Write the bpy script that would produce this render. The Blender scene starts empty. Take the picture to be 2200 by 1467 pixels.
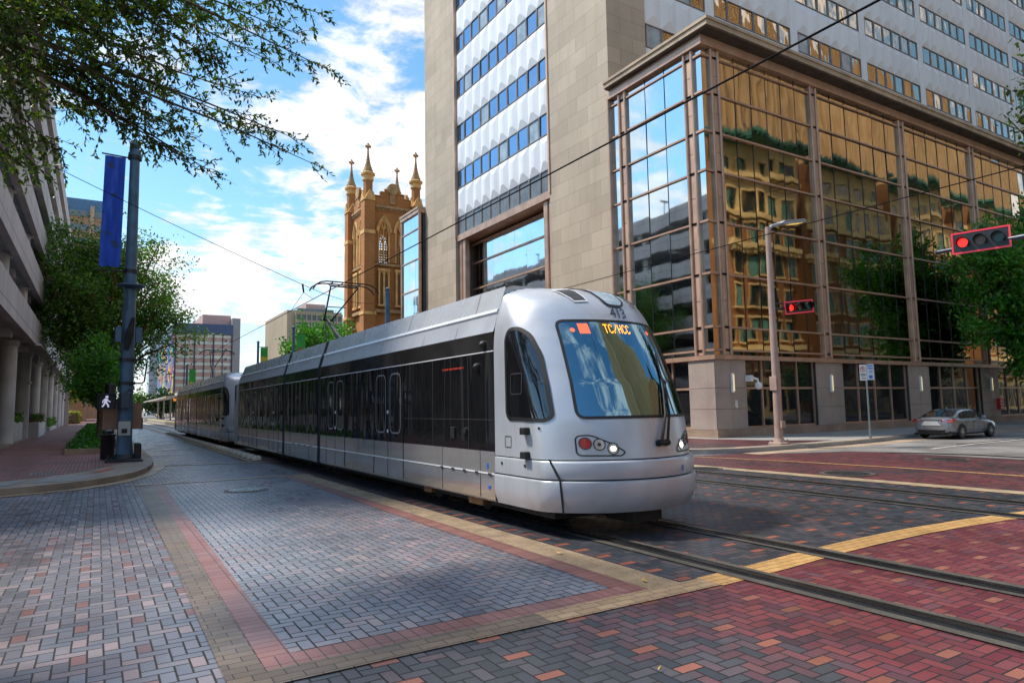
import bpy, bmesh, math, random
from math import sin, cos, pi, radians, sqrt, atan2, exp
from mathutils import Vector, Matrix
R = random.Random(7)
SC = bpy.context.scene
COL = SC.collection
ORG = {}

# ------------------------------------------------------------------ objects
def setp(o, label=None, cat=None, group=None, kind=None):
    if label: o['label'] = label
    if cat: o['category'] = cat
    if group: o['group'] = group
    if kind: o['kind'] = kind
    return o

def thing(name, loc, label, cat, group=None):
    o = bpy.data.objects.new(name, None)
    o.empty_display_size = 0.2
    COL.objects.link(o)
    o.location = loc
    ORG[o] = Vector(loc)
    return setp(o, label, cat, group)

def copy_tree(o, parent=None, skip=(), only=None):
    c = o.copy()
    COL.objects.link(c)
    ORG[c] = ORG.get(o, Vector((0, 0, 0)))
    if parent is not None:
        c.parent = parent
    for ch in list(o.children):
        if ch.name.split('.')[0] in skip:
            continue
        copy_tree(ch, c, skip)
    return c

class MB:
    def __init__(s):
        s.v = []; s.f = []; s.m = []; s.mi = 0
    def add(s, vs, fs):
        b = len(s.v)
        s.v.extend([tuple(p) for p in vs])
        for f in fs:
            s.f.append([i + b for i in f]); s.m.append(s.mi)
        return s
    def box(s, x0, y0, z0, x1, y1, z1):
        if x1 < x0: x0, x1 = x1, x0
        if y1 < y0: y0, y1 = y1, y0
        if z1 < z0: z0, z1 = z1, z0
        return s.add([(x0,y0,z0),(x1,y0,z0),(x1,y1,z0),(x0,y1,z0),(x0,y0,z1),(x1,y0,z1),(x1,y1,z1),(x0,y1,z1)],
              [(0,3,2,1),(4,5,6,7),(0,1,5,4),(1,2,6,5),(2,3,7,6),(3,0,4,7)])
    def cbox(s, x0, y0, z0, x1, y1, z1, c):
        """box with chamfered vertical and top edges"""
        p = [(x0+c,y0),(x1-c,y0),(x1,y0+c),(x1,y1-c),(x1-c,y1),(x0+c,y1),(x0,y1-c),(x0,y0+c)]
        q = [(x0+2*c,y0+c),(x1-2*c,y0+c),(x1-c,y0+2*c),(x1-c,y1-2*c),(x1-2*c,y1-c),(x0+2*c,y1-c),(x0+c,y1-2*c),(x0+c,y0+2*c)]
        vs = [(a,b,z0) for a,b in p]+[(a,b,z1-c) for a,b in p]+[(a,b,z1) for a,b in q]
        fs = [tuple(range(7,-1,-1)), tuple(range(16,24))]
        for i in range(8):
            j = (i+1) % 8
            fs += [(i,j,8+j,8+i),(8+i,8+j,16+j,16+i)]
        return s.add(vs, fs)
    def quad(s, a, b, c, d):
        return s.add([a,b,c,d], [(0,1,2,3)])
    def poly(s, pts):
        return s.add(pts, [tuple(range(len(pts)))])
    def tube(s, p0, p1, r0, r1=None, n=10, cap=True):
        if r1 is None: r1 = r0
        p0 = Vector(p0); p1 = Vector(p1)
        d = p1 - p0
        if d.length < 1e-6: return s
        d.normalize()
        a = d.orthogonal().normalized(); b = d.cross(a)
        vs = []
        for p, r in ((p0, r0), (p1, r1)):
            for i in range(n):
                t = 2*pi*i/n
                vs.append(p + (a*cos(t)+b*sin(t))*r)
        fs = [(i,(i+1)%n,n+(i+1)%n,n+i) for i in range(n)]
        if cap: fs += [tuple(range(n-1,-1,-1)), tuple(range(n,2*n))]
        return s.add(vs, fs)
    def path(s, pts, rs, n=6, cap=True):
        pts = [Vector(p) for p in pts]
        if not isinstance(rs, (list, tuple)): rs = [rs]*len(pts)
        vs = []; a = None
        for i, p in enumerate(pts):
            d = (pts[min(i+1,len(pts)-1)] - pts[max(i-1,0)])
            if d.length < 1e-7: d = Vector((0,0,1))
            d.normalize()
            if a is None: a = d.orthogonal().normalized()
            a = a - d*a.dot(d)
            if a.length < 1e-5: a = d.orthogonal()
            a.normalize()
            b = d.cross(a)
            for k in range(n):
                t = 2*pi*k/n
                vs.append(p + (a*cos(t)+b*sin(t))*rs[i])
        fs = []
        for i in range(len(pts)-1):
            for k in range(n):
                k2 = (k+1) % n
                fs.append((i*n+k, i*n+k2, (i+1)*n+k2, (i+1)*n+k))
        if cap: fs += [tuple(range(n-1,-1,-1)), tuple(range((len(pts)-1)*n, len(pts)*n))]
        return s.add(vs, fs)
    def lathe(s, prof, c, n=16, axis='z'):
        vs = []
        for r, h in prof:
            for i in range(n):
                t = 2*pi*i/n
                if axis == 'z': vs.append((c[0]+r*cos(t), c[1]+r*sin(t), c[2]+h))
                elif axis == 'y': vs.append((c[0]+r*cos(t), c[1]+h, c[2]+r*sin(t)))
                else: vs.append((c[0]+h, c[1]+r*cos(t), c[2]+r*sin(t)))
        fs = []
        for j in range(len(prof)-1):
            for i in range(n):
                i2 = (i+1) % n
                fs.append((j*n+i, j*n+i2, (j+1)*n+i2, (j+1)*n+i))
        fs += [tuple(range(n-1,-1,-1)), tuple(range((len(prof)-1)*n, len(prof)*n))]
        return s.add(vs, fs)
    def prism(s, pts, d):
        """extrude planar polygon pts by vector d"""
        d = Vector(d); n = len(pts)
        vs = [Vector(p) for p in pts] + [Vector(p)+d for p in pts]
        fs = [tuple(range(n-1,-1,-1)), tuple(range(n,2*n))]
        fs += [(i,(i+1)%n,n+(i+1)%n,n+i) for i in range(n)]
        return s.add(vs, fs)
    def each(s, name, mats, parent=None, smooth=None):
        """every loose piece becomes an object of its own"""
        par = list(range(len(s.v)))
        def find(i):
            while par[i] != i: par[i] = par[par[i]]; i = par[i]
            return i
        for f in s.f:
            for k in f[1:]: par[find(k)] = find(f[0])
        g = {}
        for f in s.f: g.setdefault(find(f[0]), []).append(f)
        out = []
        for fs in g.values():
            ids = sorted({k for f in fs for k in f}); mp = {k: i for i, k in enumerate(ids)}
            m = MB(); m.add([s.v[k] for k in ids], [[mp[k] for k in f] for f in fs])
            out.append(m.build(name, mats, parent, smooth))
        return out
    def build(s, name, mats, parent=None, smooth=None, fix=True):
        me = bpy.data.meshes.new(name)
        org = ORG.get(parent, Vector((0,0,0))) if parent is not None else Vector((0,0,0))
        ox, oy, oz = org
        me.from_pydata([(a-ox, b-oy, c-oz) for a,b,c in s.v], [], s.f)
        if not isinstance(mats, (list, tuple)): mats = [mats]
        for m in mats: me.materials.append(m)
        if len(mats) > 1: me.polygons.foreach_set('material_index', s.m)
        if fix and len(s.f) < 60000:
            bm = bmesh.new(); bm.from_mesh(me)
            bmesh.ops.recalc_face_normals(bm, faces=bm.faces)
            bm.to_mesh(me); bm.free()
        if smooth is not None:
            me.polygons.foreach_set('use_smooth', [True]*len(me.polygons))
            me.set_sharp_from_angle(angle=radians(smooth))
        me.update()
        o = bpy.data.objects.new(name, me)
        COL.objects.link(o)
        ORG[o] = org
        if parent is not None: o.parent = parent
        return o

def struct(name, mb, mats, smooth=None):
    o = mb.build(name, mats, None, smooth)
    o['kind'] = 'structure'
    return o

def text_mesh(mb, txt, size, place, extr=0.0):
    """built-in font outline -> mesh faces, each 2D point mapped by place(x, y)"""
    cu = bpy.data.curves.new('lettering', 'FONT')
    cu.body = txt; cu.size = size; cu.align_x = 'CENTER'; cu.align_y = 'CENTER'
    cu.resolution_u = 4
    ob = bpy.data.objects.new('lettering', cu)
    COL.objects.link(ob)
    bpy.context.view_layer.update()
    me = bpy.data.meshes.new_from_object(ob)
    mb.add([place(v.co.x, v.co.y) for v in me.vertices], [tuple(p.vertices) for p in me.polygons])
    bpy.data.objects.remove(ob); bpy.data.curves.remove(cu); bpy.data.meshes.remove(me)

FONT5 = {'T':["11111","00100","00100","00100","00100","00100","00100"],
 'C':["01110","10001","10000","10000","10000","10001","01110"],
 '/':["00001","00001","00010","00100","01000","10000","10000"],
 'H':["10001","10001","10001","11111","10001","10001","10001"]}

# ------------------------------------------------------------------ node helper
class N:
    def __init__(s, tree): s.t = tree; s.n = tree.nodes; s.l = tree.links
    def new(s, t, **k):
        n = s.n.new(t)
        for a, b in k.items(): setattr(n, a, b)
        return n
    def put(s, sock, v):
        if isinstance(v, bpy.types.NodeSocket): s.l.new(v, sock)
        elif v is not None:
            if isinstance(v, (tuple, list)) and len(v) == 3 and sock.type == 'RGBA': v = (*v, 1)
            sock.default_value = v
    def m(s, op, a, b=None, c=None, clamp=False):
        n = s.new('ShaderNodeMath', operation=op, use_clamp=clamp)
        s.put(n.inputs[0], a)
        if b is not None: s.put(n.inputs[1], b)
        if c is not None: s.put(n.inputs[2], c)
        return n.outputs[0]
    def vm(s, op, a, b=None):
        n = s.new('ShaderNodeVectorMath', operation=op)
        s.put(n.inputs[0], a)
        if b is not None:
            if op == 'SCALE': s.put(n.inputs['Scale'], b)
            else: s.put(n.inputs[1], b)
        return n.outputs[0]
    def mix(s, f, a, b, bt='MIX'):
        n = s.new('ShaderNodeMix', data_type='RGBA', blend_type=bt)
        s.put(n.inputs[0], f); s.put(n.inputs[6], a); s.put(n.inputs[7], b)
        return n.outputs[2]
    def fmix(s, f, a, b):
        n = s.new('ShaderNodeMix', data_type='FLOAT')
        s.put(n.inputs[0], f); s.put(n.inputs[2], a); s.put(n.inputs[3], b)
        return n.outputs[0]
    def rng(s, v, a, b, c=0.0, d=1.0, smooth=False):
        n = s.new('ShaderNodeMapRange')
        if smooth: n.interpolation_type = 'SMOOTHSTEP'
        s.put(n.inputs[0], v)
        for i, q in enumerate((a, b, c, d)): s.put(n.inputs[i+1], q)
        return n.outputs[0]
    def noise(s, vec, scale, detail=3, rough=.55, out='Fac'):
        n = s.new('ShaderNodeTexNoise')
        s.put(n.inputs['Vector'], vec)
        n.inputs['Scale'].default_value = scale; n.inputs['Detail'].default_value = detail
        n.inputs['Roughness'].default_value = rough
        return n.outputs[out]
    def ramp(s, f, stops, const=False):
        n = s.new('ShaderNodeValToRGB')
        if const: n.color_ramp.interpolation = 'CONSTANT'
        e = n.color_ramp.elements
        while len(e) > 1: e.remove(e[-1])
        e[0].position = stops[0][0]; e[0].color = (*stops[0][1], 1)
        for p, c in stops[1:]:
            q = e.new(p); q.color = (*c, 1)
        s.put(n.inputs[0], f)
        return n.outputs[0]
    def sep(s, v):
        n = s.new('ShaderNodeSeparateXYZ'); s.put(n.inputs[0], v); return n.outputs
    def comb(s, x, y, z):
        n = s.new('ShaderNodeCombineXYZ')
        for i, q in enumerate((x, y, z)): s.put(n.inputs[i], q)
        return n.outputs[0]
    def pos(s): return s.new('ShaderNodeNewGeometry').outputs['Position']
    def obj(s): return s.new('ShaderNodeTexCoord').outputs['Object']
    def bump(s, h, st, dist=.02):
        n = s.new('ShaderNodeBump')
        n.inputs['Strength'].default_value = st; n.inputs['Distance'].default_value = dist
        s.put(n.inputs['Height'], h)
        return n.outputs[0]

MATS = {}
def mkmat(name):
    m = bpy.data.materials.new(name); m.use_nodes = True
    nt = m.node_tree
    b = nt.nodes['Principled BSDF']
    MATS[name] = m
    return m, N(nt), b

def rgbs(h):
    def f(c):
        c /= 255
        return c/12.92 if c <= .04045 else ((c+.055)/1.055)**2.4
    return tuple(f(c) for c in h)

def plain(name, col, rough=.6, metal=0.0, var=.12, scale=1.5, bump=0.0, bscale=40, spec=.5, streak=0.0, coat=0.0, fine=0.0):
    m, n, b = mkmat(name)
    P = n.obj()
    f = n.noise(P, scale, 4)
    lo = tuple(c*(1-var*1.6) for c in col); hi = tuple(min(1, c*(1+var)) for c in col)
    c = n.mix(n.rng(f, .3, .7), lo, hi)
    if fine:
        g = n.noise(P, 90, 2, .7)
        c = n.mix(n.rng(g, .42, .6), n.mix(1.0, c, (1-fine,)*3, 'MULTIPLY'), c)
    if streak:
        q = n.sep(P)
        sv = n.noise(n.comb(n.m('MULTIPLY', n.m('ADD', q[0], q[1]), 2.2), n.m('MULTIPLY', q[2], .12), 0.0), 1.0, 4)
        c = n.mix(n.m('MULTIPLY', n.rng(sv, .5, .75), streak), c, tuple(v*.35 for v in col))
    n.put(b.inputs['Base Color'], c)
    rr = n.rng(n.noise(P, scale*3, 3), .3, .7, max(.02, rough*.8), min(1, rough*1.2))
    n.put(b.inputs['Roughness'], rr)
    b.inputs['Metallic'].default_value = metal
    b.inputs['Specular IOR Level'].default_value = spec
    if coat: b.inputs['Coat Weight'].default_value = coat; b.inputs['Coat Roughness'].default_value = .08
    if bump:
        n.put(b.inputs['Normal'], n.bump(n.noise(P, bscale, 4), bump, .02))
    return m

def emis(name, col, st, base=(.02,.02,.02)):
    m, n, b = mkmat(name)
    b.inputs['Base Color'].default_value = (*base, 1)
    b.inputs['Emission Color'].default_value = (*col, 1)
    b.inputs['Emission Strength'].default_value = st
    b.inputs['Roughness'].default_value = .3
    return m

def wallcoord(n):
    q = n.sep(n.obj())
    return n.comb(n.m('ADD', q[0], q[1]), q[2], 0.0)

def bricks(name, c1, c2, mortar, bw, bh, msize=.012, rough=.8, var=.18, bump=.25, off=.5, streak=.25, mscale=1.0):
    m, n, b = mkmat(name)
    uv = wallcoord(n)
    t = n.new('ShaderNodeTexBrick', offset=off)
    n.put(t.inputs['Vector'], uv)
    t.inputs['Scale'].default_value = 1.0
    t.inputs['Brick Width'].default_value = bw; t.inputs['Row Height'].default_value = bh
    t.inputs['Mortar Size'].default_value = msize; t.inputs['Mortar Smooth'].default_value = .1
    t.inputs['Color1'].default_value = (*c1, 1); t.inputs['Color2'].default_value = (*c2, 1)
    t.inputs['Mortar'].default_value = (*mortar, 1)
    P = n.obj()
    big = n.noise(P, .35, 5)
    c = n.mix(n.rng(big, .3, .72), n.mix(1.0, t.outputs['Color'], (1-var*2,)*3, 'MULTIPLY'), t.outputs['Color'])
    q = n.sep(P)
    sv = n.noise(n.comb(n.m('MULTIPLY', n.m('ADD', q[0], q[1]), 1.6), n.m('MULTIPLY', q[2], .1), 0.0), 1.0, 5)
    c = n.mix(n.m('MULTIPLY', n.rng(sv, .48, .75), streak), c, tuple(v*.4 for v in c1))
    fine = n.noise(P, 30, 3)
    c = n.mix(n.rng(fine, .35, .65), n.mix(1.0, c, (.86,)*3, 'MULTIPLY'), c)
    n.put(b.inputs['Base Color'], c)
    b.inputs['Roughness'].default_value = rough
    h = n.m('ADD', n.m('MULTIPLY', t.outputs['Fac'], -1.0), n.m('MULTIPLY', fine, .4))
    n.put(b.inputs['Normal'], n.bump(h, bump, .02))
    return m

def mirror(name, tint, wav=.02, wscale=.5, rough=.02, dark=0.0):
    """coated architectural glass: tinted reflection, slightly wavy panes"""
    m, n, b = mkmat(name)
    P = n.obj()
    q = n.sep(P)
    v = n.comb(q[0], q[1], n.m('MULTIPLY', q[2], .55))
    h = n.noise(v, wscale, 2, .4)
    n.put(b.inputs['Normal'], n.bump(h, wav, 1.0))
    f = n.noise(P, .6, 3)
    n.put(b.inputs['Base Color'], n.mix(n.rng(f, .3, .7), tuple(c*.9 for c in tint), tint))
    b.inputs['Metallic'].default_value = 1.0
    n.put(b.inputs['Roughness'], n.rng(n.noise(P, 2.0, 4), .3, .8, rough, rough+.03))
    return m

def darkglass(name, col=(.006,.007,.009), ior=1.75, wav=.01, wscale=1.2, rough=.015, zs=1.0):
    m, n, b = mkmat(name)
    P = n.obj()
    n.put(b.inputs['Normal'], n.bump(n.noise(n.vm('MULTIPLY', P, (1.0,1.0,zs)), wscale, 1, .3), wav, 1.0))
    f = n.noise(P, 1.1, 4)
    n.put(b.inputs['Base Color'], n.mix(f, col, tuple(c*2.6+.004 for c in col)))
    n.put(b.inputs['Roughness'], n.rng(n.noise(P, 3.0, 4), .35, .8, rough, rough+.05))
    b.inputs['IOR'].default_value = ior
    return m

# ------------------------------------------------------------------ pavers
def herring_group():
    g = bpy.data.node_groups.new('herringbone pavers', 'ShaderNodeTree')
    g.interface.new_socket('Vector', in_out='INPUT', socket_type='NodeSocketVector')
    for nm in ('Random', 'Mortar', 'Spot', 'Spot2', 'Random2'):
        g.interface.new_socket(nm, in_out='OUTPUT', socket_type='NodeSocketFloat')
    n = N(g)
    gi = n.new('NodeGroupInput'); go = n.new('NodeGroupOutput')
    q = n.sep(n.vm('SCALE', gi.outputs[0], 10.0))
    i = n.m('FLOOR', q[0]); j = n.m('FLOOR', q[1])
    fx = n.m('SUBTRACT', q[0], i); fy = n.m('SUBTRACT', q[1], j)
    mm = n.m('FLOORED_MODULO', n.m('SUBTRACT', i, j), 4.0)
    m1 = n.m('COMPARE', mm, 1.0, .1); m2 = n.m('COMPARE', mm, 2.0, .1)
    h = n.m('LESS_THAN', mm, 1.5)
    lo = n.fmix(h, n.m('ADD', fy, m2), n.m('ADD', fx, m1))
    sh = n.fmix(h, fx, fy)
    d = n.m('MINIMUM', n.m('MINIMUM', lo, n.m('SUBTRACT', 2.0, lo)), n.m('MINIMUM', sh, n.m('SUBTRACT', 1.0, sh)))
    mort = n.rng(d, .038, .095, 1.0, 0.0, True)
    ia = n.m('SUBTRACT', i, m1); ja = n.m('SUBTRACT', j, m2)
    w = n.new('ShaderNodeTexWhiteNoise', noise_dimensions='3D')
    n.put(w.inputs['Vector'], n.comb(ia, ja, h))
    w2 = n.new('ShaderNodeTexWhiteNoise', noise_dimensions='3D')
    n.put(w2.inputs['Vector'], n.comb(ja, ia, n.m('ADD', h, 7.3)))
    s1 = n.m('MULTIPLY', h, n.m('MULTIPLY', n.m('COMPARE', n.m('FLOORED_MODULO', ia, 8.0), 0.0, .1), n.m('COMPARE', n.m('FLOORED_MODULO', ja, 4.0), 0.0, .1)))
    h0 = n.m('SUBTRACT', 1.0, h)
    s2 = n.m('MULTIPLY', h0, n.m('MULTIPLY', n.m('COMPARE', n.m('FLOORED_MODULO', ia, 4.0), 3.0, .1), n.m('COMPARE', n.m('FLOORED_MODULO', ja, 8.0), 0.0, .1)))
    for k, v in enumerate((w.outputs['Value'], mort, s1, s2, w2.outputs['Value'])):
        n.put(go.inputs[k], v)
    return g
HG = herring_group()

def paver(name, cols, red=None, spot=None, spot2=None, blotch=None, joint=(.006,.006,.007), rough=(.28,.5), spotcol=(.42,.15,.09), bmp=.35):
    m, n, b = mkmat(name)
    P = n.obj()
    wob = n.noise(P, 1.3, 2, .5, 'Color')
    P2 = n.vm('ADD', P, n.vm('SCALE', n.vm('SUBTRACT', wob, (.5,.5,.5)), .014))
    g = n.new('ShaderNodeGroup'); g.node_tree = HG
    n.put(g.inputs[0], P2)
    rnd, mort, s1, s2, rnd2 = g.outputs
    c = n.ramp(rnd, cols)
    if blotch:
        f = n.rng(n.noise(P, blotch[1], 4, .6), .46, .66)
        f = n.m('MULTIPLY', f, n.m('GREATER_THAN', rnd2, .35))
        c = n.mix(f, c, blotch[0])
    if red:
        # gradual change to red clay pavers with distance along x
        q = n.sep(P)
        edge = n.m('ADD', n.m('ADD', q[0], n.m('MULTIPLY', n.m('SUBTRACT', q[1], 3.0), red[2])), n.m('MULTIPLY', n.m('SUBTRACT', n.noise(P, 1.1, 4), .5), 2.6))
        f = n.rng(n.m('ADD', edge, n.m('MULTIPLY', n.m('SUBTRACT', rnd2, .5), 1.2)), red[0], red[1])
        c = n.mix(f, c, n.ramp(rnd2, red[3]))
    sc = n.mix(rnd2, spotcol, tuple(v*.6 for v in spotcol))
    if spot: c = n.mix(n.m('MULTIPLY', s1, n.m('GREATER_THAN', rnd2, spot)), c, sc)
    if spot2: c = n.mix(n.m('MULTIPLY', s2, n.m('GREATER_THAN', rnd2, spot2)), c, sc)
    big = n.noise(P, .55, 5, .6)
    c = n.mix(n.rng(big, .3, .7), n.mix(1.0, c, (.68,.68,.70), 'MULTIPLY'), c)
    fine = n.noise(P, 140, 3, .7)
    c = n.mix(n.rng(fine, .35, .6), n.mix(1.0, c, (.72,)*3, 'MULTIPLY'), c)
    # wheel-worn lanes, drips and stains
    q3 = n.sep(P)
    tr = n.noise(n.comb(n.m('MULTIPLY', q3[0], 1.25), n.m('MULTIPLY', q3[1], .07), 0.0), 1.0, 4, .55)
    c = n.mix(n.rng(tr, .48, .7), c, n.mix(1.0, c, (.70,.70,.71), 'MULTIPLY'))
    st = n.noise(P, .9, 6, .7)
    c = n.mix(n.rng(st, .60, .72), c, n.mix(1.0, c, (.50,.50,.52), 'MULTIPLY'))
    vo = n.new('ShaderNodeTexVoronoi', feature='F1'); n.put(vo.inputs['Vector'], P); vo.inputs['Scale'].default_value = .75
    c = n.mix(n.m('MULTIPLY', n.rng(vo.outputs['Distance'], .10, .04, 0, .55), n.m('GREATER_THAN', n.sep(vo.outputs['Color'])[0], .55)), c, (.03,.03,.032))
    c = n.mix(mort, c, joint)
    n.put(b.inputs['Base Color'], c)
    r = n.rng(n.noise(P, .8, 5, .6), .3, .7, rough[0], rough[1])
    r = n.m('ADD', r, n.m('MULTIPLY', n.m('SUBTRACT', rnd, .5), .14))
    n.put(b.inputs['Roughness'], n.m('ADD', r, n.m('MULTIPLY', mort, .35), clamp=True))
    hgt = n.m('ADD', n.m('MULTIPLY', mort, -1.0), n.m('ADD', n.m('MULTIPLY', fine, .25), n.m('MULTIPLY', rnd, .25)))
    n.put(b.inputs['Normal'], n.bump(hgt, bmp, .006))
    return m

def soldier(name, c1, c2, ux, uy, joint=(.02,.016,.013), rough=.45, off=.5, var=.3):
    """running bricks ux by uy metres in world x / y"""
    m, n, b = mkmat(name)
    P = n.obj()
    t = n.new('ShaderNodeTexBrick', offset=off)
    n.put(t.inputs['Vector'], P)
    t.inputs['Scale'].default_value = 1.0
    t.inputs['Brick Width'].default_value = ux; t.inputs['Row Height'].default_value = uy
    t.inputs['Mortar Size'].default_value = .004; t.inputs['Mortar Smooth'].default_value = .2
    t.inputs['Color1'].default_value = (*c1, 1); t.inputs['Color2'].default_value = (*c2, 1)
    t.inputs['Mortar'].default_value = (*joint, 1)
    big = n.noise(P, .5, 5)
    c = n.mix(n.rng(big, .35, .68), n.mix(1.0, t.outputs['Color'], (1-var,)*3, 'MULTIPLY'), t.outputs['Color'])
    fine = n.noise(P, 130, 3, .7)
    c = n.mix(n.rng(fine, .35, .6), n.mix(1.0, c, (.75,)*3, 'MULTIPLY'), c)
    n.put(b.inputs['Base Color'], c)
    n.put(b.inputs['Roughness'], n.rng(n.noise(P, 1.2, 4), .3, .7, rough*.75, rough*1.2))
    n.put(b.inputs['Normal'], n.bump(n.m('ADD', n.m('MULTIPLY', t.outputs['Fac'], -1.0), n.m('MULTIPLY', fine, .3)), .35, .006))
    return m

def leafmat(name, cols, trans=.35):
    m, n, b = mkmat(name)
    g = n.new('ShaderNodeNewGeometry')
    c = n.ramp(g.outputs['Random Per Island'], cols)
    f = n.noise(n.obj(), .7, 3)
    c = n.mix(n.rng(f, .35, .65), n.mix(1.0, c, (.55,.6,.55), 'MULTIPLY'), c)
    n.put(b.inputs['Base Color'], c)
    b.inputs['Roughness'].default_value = .42
    t = n.new('ShaderNodeBsdfTranslucent')
    n.put(t.inputs['Color'], n.mix(1.0, c, (1.5,1.7,.5), 'MULTIPLY'))
    mx = n.new('ShaderNodeMixShader')
    mx.inputs[0].default_value = trans
    n.l.new(b.outputs[0], mx.inputs[1]); n.l.new(t.outputs[0], mx.inputs[2])
    out = [k for k in n.n if k.type == 'OUTPUT_MATERIAL'][0]
    n.l.new(mx.outputs[0], out.inputs[0])
    return m
# ------------------------------------------------------------------ camera
F_PX, YAW, PITCH, ROLL, EYE = 1439.2, radians(31.7125), radians(5.4868), radians(-0.98682), 1.7
fw = Vector((sin(YAW)*cos(PITCH), cos(YAW)*cos(PITCH), sin(PITCH)))
r0 = Vector((cos(YAW), -sin(YAW), 0)); u0 = r0.cross(fw)
rt = r0*cos(ROLL) + u0*sin(ROLL); up = -r0*sin(ROLL) + u0*cos(ROLL)
cam = bpy.data.cameras.new('camera')
cam.sensor_width = 36; cam.lens = F_PX/2200*36
cam.clip_end = 5000; cam.clip_start = .05
co = bpy.data.objects.new('camera', cam)
COL.objects.link(co)
M = Matrix((rt, up, -fw)).transposed().to_4x4()
M.translation = Vector((0, 0, EYE))
co.matrix_world = M
SC.camera = co

# ------------------------------------------------------------------ render settings
SC.render.engine = 'CYCLES'
SC.view_settings.view_transform = 'Standard'
SC.view_settings.look = 'None'
SC.view_settings.exposure = 0; SC.view_settings.gamma = 1
SC.cycles.use_denoising = True
SC.cycles.max_bounces = 8; SC.cycles.glossy_bounces = 5; SC.cycles.diffuse_bounces = 3
SC.cycles.caustics_reflective = False; SC.cycles.caustics_refractive = False
SC.cycles.sample_clamp_indirect = 4.0

# ------------------------------------------------------------------ daylight
SUN_DIR = Vector((-0.76, 0.65, 0)).normalized()      # towards the sun, on the ground
SUN_EL = radians(56)
w = bpy.data.worlds.new('World'); SC.world = w
w.use_nodes = True
n = N(w.node_tree)
bg = n.n['Background']
sky = n.new('ShaderNodeTexSky', sky_type='NISHITA')
sky.sun_disc = False
sky.sun_elevation = SUN_EL
sky.sun_rotation = atan2(SUN_DIR.x, SUN_DIR.y)
sky.air_density = 1.0; sky.dust_density = .4; sky.ozone_density = 3.0
d = n.new('ShaderNodeTexCoord').outputs['Generated']
q = n.sep(d)
zz = n.m('MAXIMUM', q[2], 0.0)
den = n.m('ADD', zz, .16)
pv = n.comb(n.m('DIVIDE', q[0], den), n.m('DIVIDE', q[1], den), 0.0)
wob = n.noise(pv, 1.6, 3, .5, 'Color')
pw = n.vm('ADD', pv, n.vm('SCALE', n.vm('SUBTRACT', wob, (.5,.5,.5)), .35))
big = n.noise(n.vm('ADD', pw, (3.1, 1.7, 0)), .95, 3, .5)
det = n.noise(pw, 5.2, 7, .62)
fin = n.noise(n.vm('MULTIPLY', pw, (1.0, 2.2, 1.0)), 9.0, 6, .6)
cov = n.m('ADD', n.m('ADD', n.m('SUBTRACT', n.m('MULTIPLY', big, .95), n.m('MULTIPLY', n.m('MAXIMUM', n.m('MULTIPLY', q[0], -1.0), 0.0), .10)), n.m('MULTIPLY', det, .62)), n.m('MULTIPLY', fin, .24))
mask = n.rng(cov, .875, 1.02, 0, 1, True)
shade = n.rng(n.noise(n.vm('ADD', pw, (.11, .16, 0)), 3.4, 7, .66), .35, .60)
ccol = n.mix(shade, (8.6, 8.6, 8.7), (4.7, 5.1, 5.9))
ccol = n.mix(n.rng(cov, .9, 1.12), ccol, (9.2, 9.0, 8.8))
hs = n.new('ShaderNodeHueSaturation')
hs.inputs['Hue'].default_value = .485; hs.inputs['Saturation'].default_value = 1.12; hs.inputs['Value'].default_value = 1.55
n.put(hs.inputs['Color'], sky.outputs[0])
skyc = n.mix(n.rng(q[2], .0, .28, .62, 0), hs.outputs[0], (5.2, 6.0, 6.7))
col = n.mix(n.m('MULTIPLY', mask, n.rng(q[2], -.02, .06, .35, .96)), skyc, ccol)
col = n.mix(n.m('LESS_THAN', q[2], -.005), col, (1.4, 1.35, 1.3))
n.put(bg.inputs['Color'], col)
bg.inputs['Strength'].default_value = .15

sun = bpy.data.lights.new('sun', 'SUN')
sun.energy = 5.0; sun.angle = radians(6.0); sun.color = (1.0, .93, .82)
so = bpy.data.objects.new('sun', sun)
COL.objects.link(so)
sd = Vector((SUN_DIR.x*cos(SUN_EL), SUN_DIR.y*cos(SUN_EL), sin(SUN_EL)))
so.rotation_euler = sd.to_track_quat('Z', 'Y').to_euler()
so.location = sd*300

# ------------------------------------------------------------------ ground materials
m_ground = plain('ground concrete', (.20,.19,.18), .75, var=.2, scale=.4, bump=.2, fine=.2)
GREY = [(0,(.175,.17,.19)),(.3,(.245,.225,.245)),(.6,(.21,.21,.245)),(.85,(.33,.275,.285)),(1,(.41,.30,.30))]
SLATE = [(0,(.036,.043,.054)),(.4,(.055,.063,.078)),(.8,(.075,.076,.09)),(1,(.13,.075,.075))]
REDS = [(0,(.16,.028,.045)),(.4,(.235,.05,.062)),(.75,(.29,.075,.075)),(1,(.16,.06,.085))]
m_grey = paver('grey pavers', GREY, spot2=.25, spotcol=(.36,.18,.16), blotch=((.15,.10,.11), .35), rough=(.26,.46))
m_lane = paver('lane pavers', [(0,(.22,.235,.27)),(.35,(.31,.315,.35)),(.7,(.25,.27,.325)),(1,(.42,.34,.35))], blotch=((.40,.30,.31), .33), rough=(.24,.42))
m_track = paver('track pavers', SLATE, spot=-1, spotcol=(.42,.13,.08), rough=(.3,.5))
m_cross = paver('crosswalk pavers', [(0,(.05,.055,.065)),(.5,(.075,.078,.09)),(.9,(.11,.10,.115)),(1,(.15,.10,.105))], red=(3.45, 4.75, .06, REDS), spot=-1, spotcol=(.43,.16,.11), rough=(.3,.5))
m_redmix = paver('dark red pavers', [(0,(.055,.042,.05)),(.3,(.185,.038,.046)),(.6,(.245,.06,.06)),(1,(.12,.045,.05))], blotch=((.05,.052,.06), .3), rough=(.34,.5))
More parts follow.
